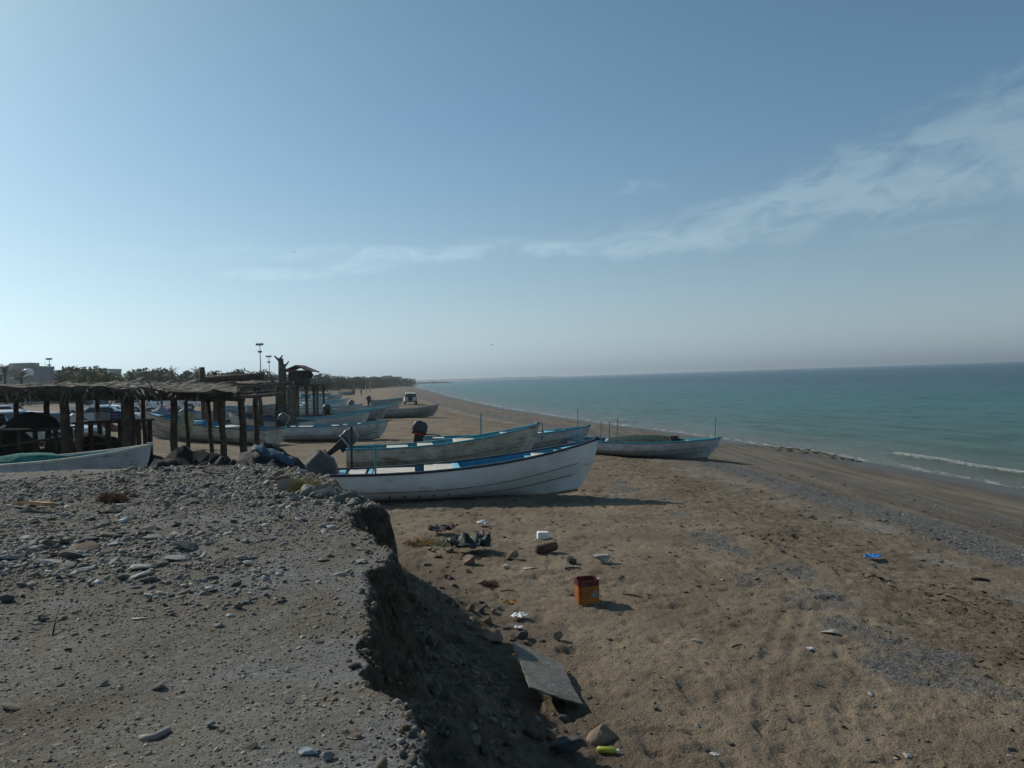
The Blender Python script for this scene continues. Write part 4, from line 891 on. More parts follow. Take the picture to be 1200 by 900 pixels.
    if kind == 'suv': b = MB(); b.M = Matrix.Translation((xr - .12, .1, .98)) @ Matrix.Rotation(R(90), 4, 'Y'); b.lathe([(.2, -.1), (.34, -.1), (.36, 0), (.34, .1), (.2, .1)], 18); b.build('spare_wheel', tyre_m, root, True)
    for xx in (-S['L'] * .29, S['L'] * .31):
        for s_ in (-1, 1): wheel(root, xx, s_ * (W / 2 - .08), S['r'], S['r'])
    if kind == 'pickup':
        b = MB(); b.box((-1.65, 0, 1.128), (1.7, W - .2, .012)); b.build('load_bed', metal_d, root)
    return root
x = xat(2, 34); car('suv', 'white off-roader parked behind the left end of the palm roof', x, 34.5, R(-8), car_white)
x = xat(52, 40); car('sedan', 'white saloon car parked right of the off-roader under the palm roof', x, 39.5, R(-12), car_white)
x = xat(66, 36); car('pickup', 'silver pickup with its bonnet between the thick posts', x - .6, 36, R(-5), car_silver)
x = xat(108, 55); car('sedan', 'pale silver saloon farther back between the two thickest posts', x + 1.2, 55, R(10), car_silver)
x = xat(150, 75); car('pickup', 'distant white pickup behind the thickest post', x, 75, R(170), car_white)
x = xat(112, 70); car('pickup', 'white pickup farther back behind the pale silver saloon', x, 70, R(-15), car_white)
x = xat(12, 58); car('sedan', 'white saloon far behind the off-roader at the left edge', x, 58, R(5), car_white)
x = xat(206, 85); car('suv', 'distant white off-roader behind the long tan skiff', x, 85, R(20), car_white)
p_ = G(481, 474); BC = car('suv', 'dusty off-roader standing alone on the open beach near the water', p_.x, p_.y, R(100), mat('dusty_beige_car_paint', (.60, .59, .56), .4, .1, 2, 0))

# ================================================================ heaps of gear between posts
def crate(x, y, z, rz, m, lab, grp, d=(.6, .4, .32)):
    t_ = thing('fish_crate', lab, 'crate', (x, y, z), rz, grp); w_, e_, h_ = d
    b = MB(); b.box((0, 0, .02), (w_ - .02, e_ - .02, .03)); b.build('crate_base', m, t_)
    for s_ in (-1, 1):
        for k in range(3): b = MB(); b.box((0, s_ * e_ / 2, .07 + k * .105), (w_, .025, .075)); b.box((s_ * w_ / 2, 0, .07 + k * .105), (.025, e_ + .02, .075)); b.build('slat', m, t_)
    b = MB()
    for s_ in (-1, 1):
        for q in (-1, 1): b.box((s_ * (w_ / 2), q * (e_ / 2), h_ / 2), (.05, .05, h_ + .02))
    b.build('corner_frame', m, t_); return t_
blue_cr = mat('blue_crate_plastic', (.05, .14, .38), .5, .15, 5, .05); white_cr = mat('white_crate_plastic', (.60, .62, .64), .5, .1, 5, .05)
SB = G(135, 498); D = 31.5; xq = xat(138, D); zq = zat(138, 495, D)
crate(xq - .35, D, zat(135, 494, 29) + .04 - .0, .1, white_cr, 'white crate on the dark bench beside the blue one', 'crates on the dark bench', (.62, .42, .34)).location = (xat(128, 29.1), 29.1, zat(135, 494, 29) + .04)
crate(0, 0, 0, -.1, blue_cr, 'blue crate on the dark bench left of the thickest post', 'crates on the dark bench', (.62, .42, .34)).location = (xat(141, 29.1), 29.1, zat(135, 494, 29) + .04)
HC = [net_k, mat('pale_blue_netting', (.22, .28, .34), .9, .3, 6, .8, 30), mat('mauve_netting', (.20, .17, .20), .9, .3, 6, .8, 30), mat('off_white_netting', (.42, .41, .38), .9, .25, 6, .8, 30), mat('rust_red_netting', (.22, .07, .05), .9, .3, 6, .8, 30), net_g, tarp_b]
HN = ['black', 'pale blue', 'mauve', 'off-white', 'rust red', 'dark green', 'blue']
heap = [(168, 56, 1.2, .9, 0, 'left of the first slim post'), (176, 52, .6, .9, 4, 'beside the thickest post'), (190, 58, 1.0, 1.2, 1, 'between thickest and slimmer post'), (215, 60, .9, .9, 3, 'behind the slimmer post'),
        (236, 62, .8, .8, 2, 'left of the leaning board'), (256, 57, .8, .8, 0, 'right of the leaning board'), (262, 50, .45, .7, 3, 'low in front of the board'), (276, 60, 1.1, .9, 5, 'right of the sixth post'), (296, 58, .8, .9, 0, 'between the twin end posts'),
        (115, 60, 1.3, 1.0, 2, 'behind the silver saloon'), (135, 64, 1.4, 1.1, 3, 'far behind the bench'), (122, 50, .9, .8, 4, 'behind the crates'), (105, 48, .8, .7, 1, 'left of the crates'), (200, 70, 1.6, 1.2, 2, 'highest far one behind the posts'),
        (312, 66, 1.1, .9, 0, 'left of the tall timber posts'), (300, 44, .4, .5, 3, 'round one near the grey hull'), (222, 66, 1.1, 1.0, 6, 'behind the white and blue skiff')]
for k, (px, D, w_, h_, ci, where) in enumerate(heap):
    x = xat(px, D); o = lumpy('net_heap', (x, D, gz(x, D) - .05 + (.0 if D > 50 else 0)), (w_, w_ * .7, h_), HC[ci], 100 + k * 3, .28, ICO3, sc=2.2, fine=.1)
    tag(o, '%s net heap on the sand, %s' % (HN[ci], where), 'net', 'net heaps behind the shelter posts')
for k, (px, D, w_, h_, lab) in enumerate(((5, 26.6, 1.1, 1.25, 'black net heap low at the far left, under the roof edge'), (55, 26.8, 1.2, 1.2, 'black net heap between the table and the thick posts'), (116, 27.2, 1.15, 1.15, 'black net heap right of the twin thick posts'),
        (172, 28.5, .9, .95, 'black net heap right of the pair of thick posts'), (192, 27.5, .6, .55, 'small black net heap left of the lone middle post'), (245, 29, .9, .6, 'black net heap left of the last roof post'), (285, 30, .8, .7, 'black net heap at the foot of the bare pole frame'),
        (215, 25.2, 1.0, .75, 'black net heap just behind the tallest net mound'), (298, 24.8, .9, .7, 'black net heap behind the blue-striped tarpaulin mound'), (330, 29, .9, .6, 'black net heap right of the bare pole frame'))):
    x = xat(px, D); o = lumpy('net_heap', (x, D, gz(x, D) - .05), (w_, .7, h_), net_k, 160 + k * 3, .25, ICO4, sc=2, fine=.08, fold=.3, sag=.3); tag(o, lab, 'net', 'black net heaps in the shade of the roof')
for k, (px, D, z_, ln, lab) in enumerate(((25, 26, 1.75, 2.6, 'long dark pole lying across the gear left of the table'), (118, 27.6, 1.55, 2.4, 'dark pole leaning between thick posts below the crates'))):
    x = xat(px, D); b = MB(); b.tube([(-ln / 2, 0, -.12), (0, 0, .03), (ln / 2, .1, .16)], .05, 6); o = b.build('loose_pole', wood_b, None, True); o.location = (x, D, z_); tag(o, lab, 'pole')
# leaning board
x = xat(236, 42.5); b = MB()
for k in range(3): b.box((-.24 + k * .24, 0, .62), (.225, .03, 1.25))
b.box((0, .03, .3), (.7, .03, .08)); b.box((0, .03, .95), (.7, .03, .08))
o = b.build('board_panel', mat('yellow_grey_boards', (.34, .30, .19), .85, .2, 4, .3, 20), None); o.location = (x, 40.2, gz(x, 40.2) + .62); o.rotation_euler = (R(-12), R(12), .1); tag(o, 'pale yellowish boarded panel leaning on the long tan skiff', 'board')

# ================================================================ masts with lamps
def mast(px, py_top, D, lab):
    x = xat(px, D); g = gz(x, D); zt = zat(px, py_top, D); root = thing('floodlight_mast', lab, 'lamp', (x, D, g), 0, 'tall floodlight masts on the skyline'); h_ = zt - g
    b = MB(); b.tube([(0, 0, 0), (0, 0, h_ * .5), (0, 0, h_)], [.17, .13, .09], 8); b.build('mast', pole_gal, root, True)
    b = MB(); b.box((0, 0, h_ - .1), (1.3, .12, .12)); b.box((0, 0, h_ - 1.5), (.8, .1, .1)); b.build('crossbar', metal_d, root)
    for xx in (-.62, 0, .62): b = MB(); b.box((xx, -.18, h_ + .12), (.5, .35, .45), rx=.5); b.build('floodlight', metal_d, root, bevel=.04)
    for xx in (-.25, .25): b = MB(); b.box((xx, -.15, h_ - 1.65), (.42, .3, .4), rx=.5); b.build('floodlight', metal_d, root, bevel=.04)
mast(307, 404, 190, 'tallest floodlight mast, left of the timber posts')
mast(317, 418, 250, 'second, lower-looking floodlight mast just right of the tallest')
mast(60, 421, 230, 'floodlight mast alone above the buildings at the far left')
for (px, py, D, lab) in ((55, 424, 235, 'thin bare mast beside the lone floodlight mast'),):
    x = xat(px, D); b = MB(); b.tube([(0, 0, 0), (0, 0, zat(px, py, D) - gz(x, D))], [.1, .05], 6); o = b.build('bare_mast', pole_gal, None); o.location = (x, D, gz(x, D)); tag(o, lab, 'mast')
for px, lab in ((429, 'left one of two pale posts standing on the far open sand'), (434, 'right one of two pale posts standing on the far open sand')):
    D = 235; x = xat(px, D); b = MB(); b.tube([(0, 0, -.1), (.03, 0, 1.4), (0, 0, 2.6)], [.14, .13, .11], 7); o = b.build('beach_post', mat('pale_post_wood', (.40, .36, .27), .8, .15, 4, .1), None); o.location = (x, D, gz(x, D)); tag(o, lab, 'post', 'two pale posts on the far sand')

# ================================================================ far buildings
def building(px0, px1, pyt, D, m, lab, wins=True, storeys=2, depth=9, extra=None, roofbox=()):
    x0, x1 = xat(px0, D), xat(px1, D); zt = zat((px0 + px1) / 2, pyt, D); g = gz((x0 + x1) / 2, D) - .2
    root = thing('flat_roofed_building', lab, 'building', ((x0 + x1) / 2, D, g)); W = x1 - x0; h_ = zt - g
    b = MB(); b.box((0, depth / 2, h_ / 2), (W, depth, h_)); b.build('wall', m, root)
    b = MB()
    for (cx_, cy_, dx_, dy_) in ((0, .08, W + .3, .22), (0, depth - .08, W + .3, .22), (-W / 2, depth / 2, .22, depth - .2), (W / 2, depth / 2, .22, depth - .2)): b.box((cx_, cy_, h_ + .25), (dx_, dy_, .6))
    b.build('parapet', m, root)
    n = max(2, int(W / 3.2)); sh = h_ / storeys
    for s_ in range(storeys):
        for k in range(n):
            fx = -W / 2 + W * (k + .5) / n; f_ = MB(); f_.box((fx, -.02, sh * (s_ + .55)), (1.35, .08, 1.5)); f = f_.build('window', wall_w, root); p = MB(); p.box((fx, -.05, sh * (s_ + .55)), (1.15, .06, 1.3)); p.build('pane', win_m, f)
    for (fx, w_, hh) in roofbox: b = MB(); b.box((fx * W, depth * .5, h_ + hh / 2 + .02), (w_, 3, hh)); b.build('roof_room', m, root)
    return root
building(-30, 33, 433, 150, wall_g, 'grey flat-roofed block at the far left edge of the skyline', storeys=2, roofbox=((.2, 4, 1.2),))
building(40, 74, 437, 170, wall_w, 'low pale building between the lone mast and the olive bush', storeys=2)
building(100, 128, 434.5, 260, wall_g, 'long grey roof showing above the olive bush', storeys=2)
building(150, 186, 437, 300, wall_g, 'low grey building right of the olive bush behind the palms', storeys=2)
building(446, 468, 442.5, 620, wall_t, 'sand-coloured block on the far point where the coast ends', storeys=3, depth=16, roofbox=((-.2, 8, 1.6),))
building(466, 476, 444.2, 640, wall_t, 'lower wing right of the block on the far point', storeys=2, depth=12)
building(405, 416, 445, 560, wall_w, 'small white house among the far trees', storeys=2)
for (px, py, D, r_, lab) in ((35, 432, 140, .85, 'white water tank on a post left of the lone mast'), (126, 434, 200, .9, 'white water tank above the right end of the olive bush')):
    x = xat(px, D); g = gz(x, D); zt = zat(px, py, D); t_ = thing('water_tank', lab, 'tank', (x, D, g), 0, 'white water tanks on the skyline')
    b = MB(); b.lathe([(r_ * .9, zt - g - r_ * 1.5), (r_, zt - g - r_ * 1.3), (r_, zt - g - .3), (r_ * .6, zt - g - .05), (.2, zt - g)], 16); b.build('tank_body', plastic_w, t_, True)
    b = MB(); [b.tube([(a * r_ * .7, c * r_ * .7, 0), (a * r_ * .7, c * r_ * .7, zt - g - r_ * 1.45)], .07, 5) for a in (-1, 1) for c in (-1, 1)]; b.build('stand', pole_gal, t_)

# ================================================================ trees
def leaf_cloud(n, centres, size, rnd):
    v = np.empty((n * 4, 3)); f = np.arange(n * 4).reshape(n, 4); ci = rnd.integers(0, len(centres), n)
    c = np.array([q[:3] for q in centres])[ci]; r_ = np.array([q[3] for q in centres])[ci]
    d = rnd.normal(size=(n, 3)); d /= np.linalg.norm(d, axis=1)[:, None]; p = c + d * (r_ * rnd.uniform(.45, 1.08, n) ** .6)[:, None] * np.array([1, 1, .8])
    a = rnd.normal(size=(n, 3)); a /= np.linalg.norm(a, axis=1)[:, None]; b_ = np.cross(a, rnd.normal(size=(n, 3))); b_ /= np.linalg.norm(b_, axis=1)[:, None]
    s_ = size * rnd.uniform(.6, 1.5, n)[:, None]
    v[0::4] = p - a * s_; v[1::4] = p + b_ * s_ * .45; v[2::4] = p + a * s_; v[3::4] = p - b_ * s_ * .45
    return v, f
def make_bush(name, seed, leaf, h_=5.0, w_=3.2, n=1500, size=.26, label='', cat='tree', grp=None):
    rnd = np.random.default_rng(seed); root = thing(name, label, cat, (0, 0, 0), 0, grp)
    cen = [(rnd.uniform(-1, 1) * w_ * .55, rnd.uniform(-1, 1) * w_ * .5, h_ * rnd.uniform(.35, .82), w_ * rnd.uniform(.22, .42)) for _ in range(9)] + [(0, 0, h_ * .5, w_ * .5)]
    v, f = leaf_cloud(n, cen, size, rnd); add_mesh('crown', v, f, leaf, root, False)
    b = MB(); b.tube([(0, 0, -.1), (.05, 0, h_ * .2), (0, .1, h_ * .5)], [.16, .13, .06], 7)
    for k in range(5): c = cen[k]; b.tube([(0, 0, h_ * .2), (c[0] * .5, c[1] * .5, h_ * .35), c[:3]], [.08, .05, .02], 5)
    b.build('trunk', trunk_m, root, True); return root
def make_palm(seed, h_=7.0, label='', grp=None):
    rnd = random.Random(seed); root = thing('date_palm', label, 'palm tree', (0, 0, 0), 0, grp)
    b = MB(); b.tube([(.06 * math.sin(k), .05 * math.cos(k * 1.3), h_ * k / 6) for k in range(7)], [.30, .24, .22, .21, .21, .22, .26], 9); b.build('trunk', trunk_m, root, True)
    vs = []; fs = []
    for k in range(34):
        a = k * 2.4; up0 = rnd.uniform(-.15, 1.15); l_ = rnd.uniform(2.1, 2.9); P = Vector((0, 0, h_)); d = Vector((math.cos(a) * math.cos(up0), math.sin(a) * math.cos(up0), math.sin(up0))); prev = P
        sd = Vector((-math.sin(a), math.cos(a), 0))
        for j in range(9):
            d2 = (d + Vector((0, 0, -.105 * j))).normalized(); nxt = prev + d2 * l_ / 9
            for s_ in (-1, 1):
                for q in range(2):
                    p0 = prev.lerp(nxt, q / 2); ll = .42 * math.sin((j + q / 2 + 1) / 10.5 * math.pi) + .08; tip = p0 + (sd * s_ * ll + d2 * ll * .6 + Vector((0, 0, -.12 * ll))); i = len(vs)
                    vs += [p0, p0 + d2 * .09, tip]; fs.append((i, i + 1, i + 2))
            i = len(vs); vs += [prev - sd * .02, prev + sd * .02, nxt]; fs.append((i, i + 1, i + 2)); prev = nxt
    add_mesh('crown', np.array(vs), np.array(fs), palm_l, root, False); return root
ob = make_bush('olive_tree', 5, leaf_o, 6.2, 5.4, 3000, .26, 'broad olive-yellow tree rising above the palm roof at the left', 'tree')
x = xat(107, 120); ob.location = (x, 120, gz(x, 120)); ob.scale = (1.2, .9, .92)
palmA = make_palm(1, 6.2, 'date palm on the skyline beside the grey block at the far left', 'date palms in the far tree line'); palmB = make_palm(2, 5.4, '', 'date palms in the far tree line')
bushA = make_bush('leafy_tree', 11, leaf_d, 5.0, 3.4, 1500, .28, '', 'tree', 'rounded trees in the far tree line'); bushB = make_bush('leafy_tree', 12, leaf_d, 4.4, 4.2, 1600, .28, '', 'tree', 'rounded trees in the far tree line')
first = {id(palmA): 1, id(palmB): 1, id(bushA): 1, id(bushB): 1}
TL = [(8, 128, 'P', 1.15, 'date palm in front of the grey block at the far left edge'), (27, 132, 'P', 1.1, 'date palm at the right end of the grey block'), (20, 140, 'B', 1.0, 'rounded tree in front of the grey block'), (78, 130, 'B', .9, 'rounded tree left of the olive-yellow tree'),
      (140, 150, 'B', 1.1, 'rounded tree right of the olive-yellow tree'), (155, 170, 'P', 1.1, 'date palm in front of the low grey building'), (172, 160, 'P', 1.0, 'date palm right of the low grey building'), (190, 165, 'B', 1.25, 'rounded tree left of the second palm roof'), (203, 180, 'P', 1.2, 'date palm third from the low grey building'),
      (216, 170, 'B', 1.3, 'rounded tree just left of the tall post of the second roof'), (232, 175, 'P', 1.15, 'date palm directly left of the tall post'), (262, 190, 'B', 1.4, 'rounded tree above the second palm roof'), (280, 200, 'B', 1.35, 'rounded tree left of the tallest mast'), (296, 210, 'P', 1.1, 'date palm beside the tallest mast'),
      (322, 215, 'B', 1.4, 'rounded tree between the masts and the timber posts'), (372, 230, 'B', 1.15, 'rounded tree right of the stilt hut'), (384, 260, 'B', 1.3, 'second rounded tree right of the stilt hut'), (398, 300, 'B', 1.3, 'rounded tree left of the small white house'), (424, 380, 'B', 1.35, 'rounded tree right of the small white house'), (440, 470, 'B', 1.9, 'last tall tree before the block on the far point')]
use = {'P': [palmA, palmB], 'B': [bushA, bushB]}
for i, (px, D, k, sc, lab) in enumerate(TL):
    src = use[k][i % 2]
    if first.pop(id(src), None): o = src
    else: o = copy_tree(src)
    x = xat(px, D); o.location = (x, D, gz(x, D) - .1); s_ = sc * (1 + .05 * math.sin(i * 3)) * (.80 if k == 'P' else .78); o.scale = (s_, s_, s_); o.rotation_euler = (0, 0, i * 1.7); o['label'] = lab
# the mass of trees along the shore road
rnd = np.random.default_rng(44); cen = []
for i in range(520):
    u = rnd.uniform(); px = 60 + 425 * u; D = np.interp(px, [60, 200, 340, 400, 440, 490], [165, 190, 225, 330, 430, 640]) * rnd.uniform(.95, 1.2); x = xat(px, D); g = gz(x, D); top = np.interp(px, [60, 200, 300, 400, 440, 490], [6.3, 6.4, 6.0, 5.8, 5.4, 5.3]) * rnd.uniform(.85, 1.12)
    r_ = rnd.uniform(1.2, 2.3) * (1 + D / 700); cen.append((x, D, g + r_ * .5 + rnd.uniform(0, 1) ** 1.6 * (top - r_), r_))
v, f = leaf_cloud(85000, cen, .42, rnd); o = add_mesh('tree_belt', v, f, leaf_d, None, False); tag(o, 'dusty green belt of trees along the skyline behind the beach', None, kind='stuff')

# far point, breakwater and faint coast
def ridge(name, pts, w_, h_, m, lab, cat, seed=3, structure=False):
    vs = []; fs = []; n = len(pts)
    for i, (x, y) in enumerate(pts):
        k = math.sin(math.pi * min(1, max(0, i / (n - 1)))) ** .4
        hh = (h_ * (.7 + .5 * float(vnoise(np.array([i * .6]), np.array([seed]), seed)[0]))) * k + .3
        vs += [(x, y - w_, SEA - .5), (x, y - w_ * .4, SEA + hh * .8), (x, y + w_ * .2, SEA + hh), (x, y + w_, SEA - .5)]
    for i in range(n - 1):
        for j in range(3): a = i * 4 + j; fs.append((a, a + 4, a + 5, a + 1))
    fs += [(0, 1, 2, 3), tuple(range(n * 4 - 4, n * 4))]; b = MB(); b.add(vs, fs); o = b.build(name, m, None)
    if structure: o['kind'] = 'structure'
    else: tag(o, lab, cat)
    return o
ridge('breakwater', [(xat(480 + 1.6 * k, 1150), 1150) for k in range(32)], 8, 2.6, stone_dk, 'low dark breakwater reaching into the sea below the faint coast', 'breakwater')
ridge('far_coast', [(xat(455 + 5.2 * k, 4200), 4200 + 60 * math.sin(k)) for k in range(40)], 120, 9, stone_dk, '', '', 9, True)

# ================================================================ people and birds
skin_m = mat('brown_skin', (.20, .11, .07), .6, .05, 4, 0); cloth_k = mat('dark_cloth', (.03, .032, .04), .9, .1, 6, .1); cloth_b = mat('blue_grey_cloth', (.10, .12, .16), .9, .1, 6, .1); hair_m = mat('black_hair', (.01, .009, .008), .8, .1, 6, .1)
def person(x, y, rz, lab, shirt, pants, stride):
    root = thing('person', lab, 'person', (x, y, gz(x, y)), rz, 'people walking far along the beach')
    def skin(name, verts, edges, radii, m):
        me = bpy.data.meshes.new(name); me.from_pydata(verts, edges, []); o = bpy.data.objects.new(name, me); scene.collection.objects.link(o); o.parent = root; me.materials.append(m)
        sk = o.modifiers.new('skin', 'SKIN'); sk.use_smooth_shade = True
        for i, r_ in enumerate(radii): me.skin_vertices[0].data[i].radius = r_ if isinstance(r_, tuple) else (r_, r_); me.skin_vertices[0].data[i].use_root = i == 0
        sb = o.modifiers.new('sub', 'SUBSURF'); sb.levels = sb.render_levels = 2; return o
    s = stride
    V = [(0, 0, .95), (0, 0, 1.18), (0, 0, 1.42), (0, 0, 1.53), (0, .01, 1.64), (0, .015, 1.74), (-.19, 0, 1.42), (-.24, .06 * 1, 1.14), (-.22, .14, .90), (-.22, .18, .82), (.19, 0, 1.42), (.24, -.04, 1.14), (.22, -.02, .90), (.22, 0, .82),
         (-.10, 0, .90), (-.11, s, .50), (-.11, s * .9, .09), (-.11, s * .9 + .17, .04), (.10, 0, .90), (.11, -s * .6, .50), (.11, -s * 1.6, .12), (.11, -s * 1.6 + .15, .04)]
    E = [(0, 1), (1, 2), (2, 3), (3, 4), (4, 5), (2, 6), (6, 7), (7, 8), (8, 9), (2, 10), (10, 11), (11, 12), (12, 13), (0, 14), (14, 15), (15, 16), (16, 17), (0, 18), (18, 19), (19, 20), (20, 21)]
    r_ = [(.15, .11), (.14, .10), (.16, .10), .055, .09, .085, .06, .045, .033, .03, .06, .045, .033, .03, .085, .06, .04, .035, .085, .06, .04, .035]
    skin('body', V, E, r_, skin_m)
    skin('shirt', [V[0], V[1], V[2], V[6], V[7], V[10], V[11]], [(0, 1), (1, 2), (2, 3), (3, 4), (2, 5), (5, 6)], [(.17, .13), (.16, .12), (.18, .12), .08, .062, .08, .062], shirt)
    skin('trousers', [(0, 0, .99), V[14], V[15], (V[16][0], V[16][1], .16), V[18], V[19], (V[20][0], V[20][1], .18)], [(0, 1), (1, 2), (2, 3), (0, 4), (4, 5), (5, 6)], [(.165, .125), .10, .08, .065, .10, .08, .065], pants)
    o = lumpy('hair', (0, -.01, 1.715), (.098, .108, .10), hair_m, 3, .05, ICO2, parent=root)
    b = MB(); b.box((-.032, .095, 1.68), (.018, .01, .01)); b.box((.032, .095, 1.68), (.018, .01, .01)); b.box((0, .10, 1.655), (.022, .03, .035)); b.box((0, .095, 1.615), (.045, .01, .01)); b.build('face', mat('face_features', (.10, .05, .035), .6, 0, 4, 0), root)
p_ = G(414.5, 463); person(p_.x, p_.y, .3, 'person in dark clothes walking far along the open sand, left of the other walker', cloth_k, cloth_k, .14)
p_ = G(423.5, 463.5); person(p_.x, p_.y, -.4, 'smaller person in blue-grey clothes right of the other walker on the far sand', cloth_b, cloth_k, .10)
p_ = G(502.5, 470); 
gull_m = mat('grey_gull_feathers', (.16, .16, .17), .8, .2, 6, .1)
def gull(px, py, D, sp, rz, lab):
    t_ = thing('gull', lab, 'bird', (xat(px, D), D, zat(px, py, D)), rz, 'birds in the sky')
    b = MB(); b.M = Matrix.Rotation(R(90), 4, 'Y'); b.lathe([(.01, -.24), (.045, -.15), (.065, -.02), (.06, .08), (.04, .15), (.045, .20), (.03, .24), (.008, .30)], 10); b.build('body', gull_m, t_, True)
    for s_ in (-1, 1):
        b = MB(); P = [(.08, 0, .02), (-.06, 0, .02), (-.05, .25, .10), (.10, .25, .11), (-.10, .62, .04), (.0, .62, .05)]; P = [(x_, y_ * s_ * sp, z_) for x_, y_, z_ in P]; P2 = [(x_, y_, z_ - .012) for x_, y_, z_ in P]
        b.add(P + P2, [(0, 1, 2, 3), (3, 2, 4, 5), (6, 7, 8, 9), (9, 8, 10, 11), (0, 3, 9, 6), (3, 5, 11, 9), (1, 2, 8, 7), (2, 4, 10, 8), (4, 5, 11, 10)]); b.build('wing', gull_m, t_)
gull(1, 259, 60, 1, 1.3, 'small dark bird flying at the left edge of the sky'); gull(350.5, 295, 190, 1, .6, 'tiny speck of a bird high above the timber posts')
gull(173.5, 412.5, 150, 1, 1.9, 'bird gliding low over the far trees at the left'); gull(579, 404, 190, 1, .5, 'tiny bird over the sea near the horizon')

# ================================================================ rubbish and named stones on the beach and the bank
p_ = G(689, 708); g_ = thing('oil_canister', 'orange rusty canister with a cut-open dark top standing on the sand', 'canister', tuple(p_ + Vector((0, .12, -.015))), R(12))
can_m = mat('orange_canister_plastic', (.36, .125, .018), .55, .25, 4, .15, 14, col2=(.19, .06, .012), wear=((.12, .04, .02), 5, .62)); can_r = mat('dark_red_canister_rim', (.13, .022, .020), .5, .3, 6, .2, 14)
def rbox(w_, d_, z0, z1, rr=.05, n=5, wob=0):
    P = []
    for (sx, sy, a0) in ((1, 1, 0), (-1, 1, 90), (-1, -1, 180), (1, -1, 270)):
        for k in range(n): a = R(a0 + 90 * k / (n - 1)); P.append((sx * (w_ / 2 - rr) + rr * math.cos(a), sy * (d_ / 2 - rr) + rr * math.sin(a)))
    m_ = len(P); vs = [(x_, y_, z0) for x_, y_ in P] + [(x_ * 1.0, y_, z1 + wob * math.sin(i * 1.7)) for i, (x_, y_) in enumerate(P)]; return P, m_, vs
def wallmesh(b, w_, d_, z0, z1, th_, wob=0, bottom=False, lean=0):
    P, m_, vo = rbox(w_, d_, z0, z1, .05, 5, wob); _, _, vi = rbox(w_ - 2 * th_, d_ - 2 * th_, z0 + (th_ if bottom else 0), z1, .045, 5, wob)
    fs = [(i, (i + 1) % m_, m_ + (i + 1) % m_, m_ + i) for i in range(m_)] + [(2 * m_ + i, 3 * m_ + i, 3 * m_ + (i + 1) % m_, 2 * m_ + (i + 1) % m_) for i in range(m_)] + [(m_ + i, m_ + (i + 1) % m_, 3 * m_ + (i + 1) % m_, 3 * m_ + i) for i in range(m_)]
    if bottom: fs += [tuple(reversed(range(m_))), tuple(range(2 * m_, 3 * m_))]
    else: fs += [(i, 2 * m_ + i, 2 * m_ + (i + 1) % m_, (i + 1) % m_) for i in range(m_)]
    b.add(vo + vi, fs)
b = MB(); wallmesh(b, .335, .27, 0, .285, .012, 0, True); b.build('canister_body', can_m, g_, True).modifiers.new('e', 'EDGE_SPLIT').split_angle = R(40)
b = MB(); wallmesh(b, .338, .273, .287, .375, .012, .013); b.build('torn_rim', can_r, g_, True).modifiers.new('e', 'EDGE_SPLIT').split_angle = R(40)
b = MB()
for zz in (.10, .19): b.box((0, -.137, zz), (.24, .012, .018))
b.build('moulded_rib', can_m, g_)
b = MB(); n = 20; b.add([(.085 + .052 * math.cos(6.283 * k / n), -.139 - .0, .165 + .048 * math.sin(6.283 * k / n)) for k in range(n)] + [(.085 + .052 * math.cos(6.283 * k / n), -.134, .165 + .048 * math.sin(6.283 * k / n)) for k in range(n)], [tuple(range(n))] + [(k, (k + 1) % n, n + (k + 1) % n, n + k) for k in range(n)])
b.build('round_sticker', mat('pale_blue_sticker', (.22, .33, .40), .6, .35, 22, 0, col2=(.05, .09, .13)), g_)
o = lumpy('cap', (.155, -.12, .385), (.02, .02, .016), foam_w, 5, .1, ICO2, parent=g_)

def slab(name, corners, th_, m, lab, cat, seg=14):
    """warped board through four ground-based corner points"""
    A, B_, C_, D_ = [Vector(c) for c in corners]; vs = []; fs = []
    for i in range(seg + 1):
        for j in range(seg + 1):
            u = i / seg; v_ = j / seg; p = A.lerp(B_, u).lerp(D_.lerp(C_, u), v_); wv = .018 * math.sin(u * 3 + v_ * 2) + .02 * (u - .5) ** 2
            ex = Vector((0, 0, 0))
            if i in (0, seg) or j in (0, seg): ex = Vector((random.uniform(-.008, .008), random.uniform(-.008, .008), 0))
            vs.append(p + ex + Vector((0, 0, wv)))
    for i in range(seg):
        for j in range(seg): a = i * (seg + 1) + j; fs.append((a, a + seg + 1, a + seg + 2, a + 1))
    b = MB(); b.add(vs, fs); o = b.build(name, m, None, False); sm = o.modifiers.new('t', 'SOLIDIFY'); sm.thickness = th_; sm.offset = 0; tag(o, lab, cat); return o
def Gl(px, py, lift):
    p = G(px, py); c_ = Vector((0, 0, CAMZ)); return c_ + (p - c_) * (1 - lift / (CAMZ - p.z))
c = [Gl(599, 753, .20), Gl(655, 777, .10), Gl(683, 824, .07), Gl(621, 808, .20)]
slab('plywood_board', c, .018, plank_m, 'grey warped plywood board leaning on rubble at the foot of the bank', 'board')
q0, q1 = G(15, 594), G(57, 601)
b = MB(); d = (q1 - q0); L_ = d.length; nseg = 8; vs = []; fs = []
for i in range(nseg + 1):
    u = i / nseg; z_ = .05 + .02 * math.sin(u * 3); w0 = .075 * (1 - .5 * (1 - u) ** 3)
    vs += [(u * L_ - L_ / 2, -w0, z_ - .02), (u * L_ - L_ / 2, w0, z_ - .02), (u * L_ - L_ / 2, w0, z_ + .022), (u * L_ - L_ / 2, -w0, z_ + .022)]
for i in range(nseg):
    for k in range(4): a = i * 4 + k; b_ = i * 4 + (k + 1) % 4; fs.append((a, b_, b_ + 4, a + 4))
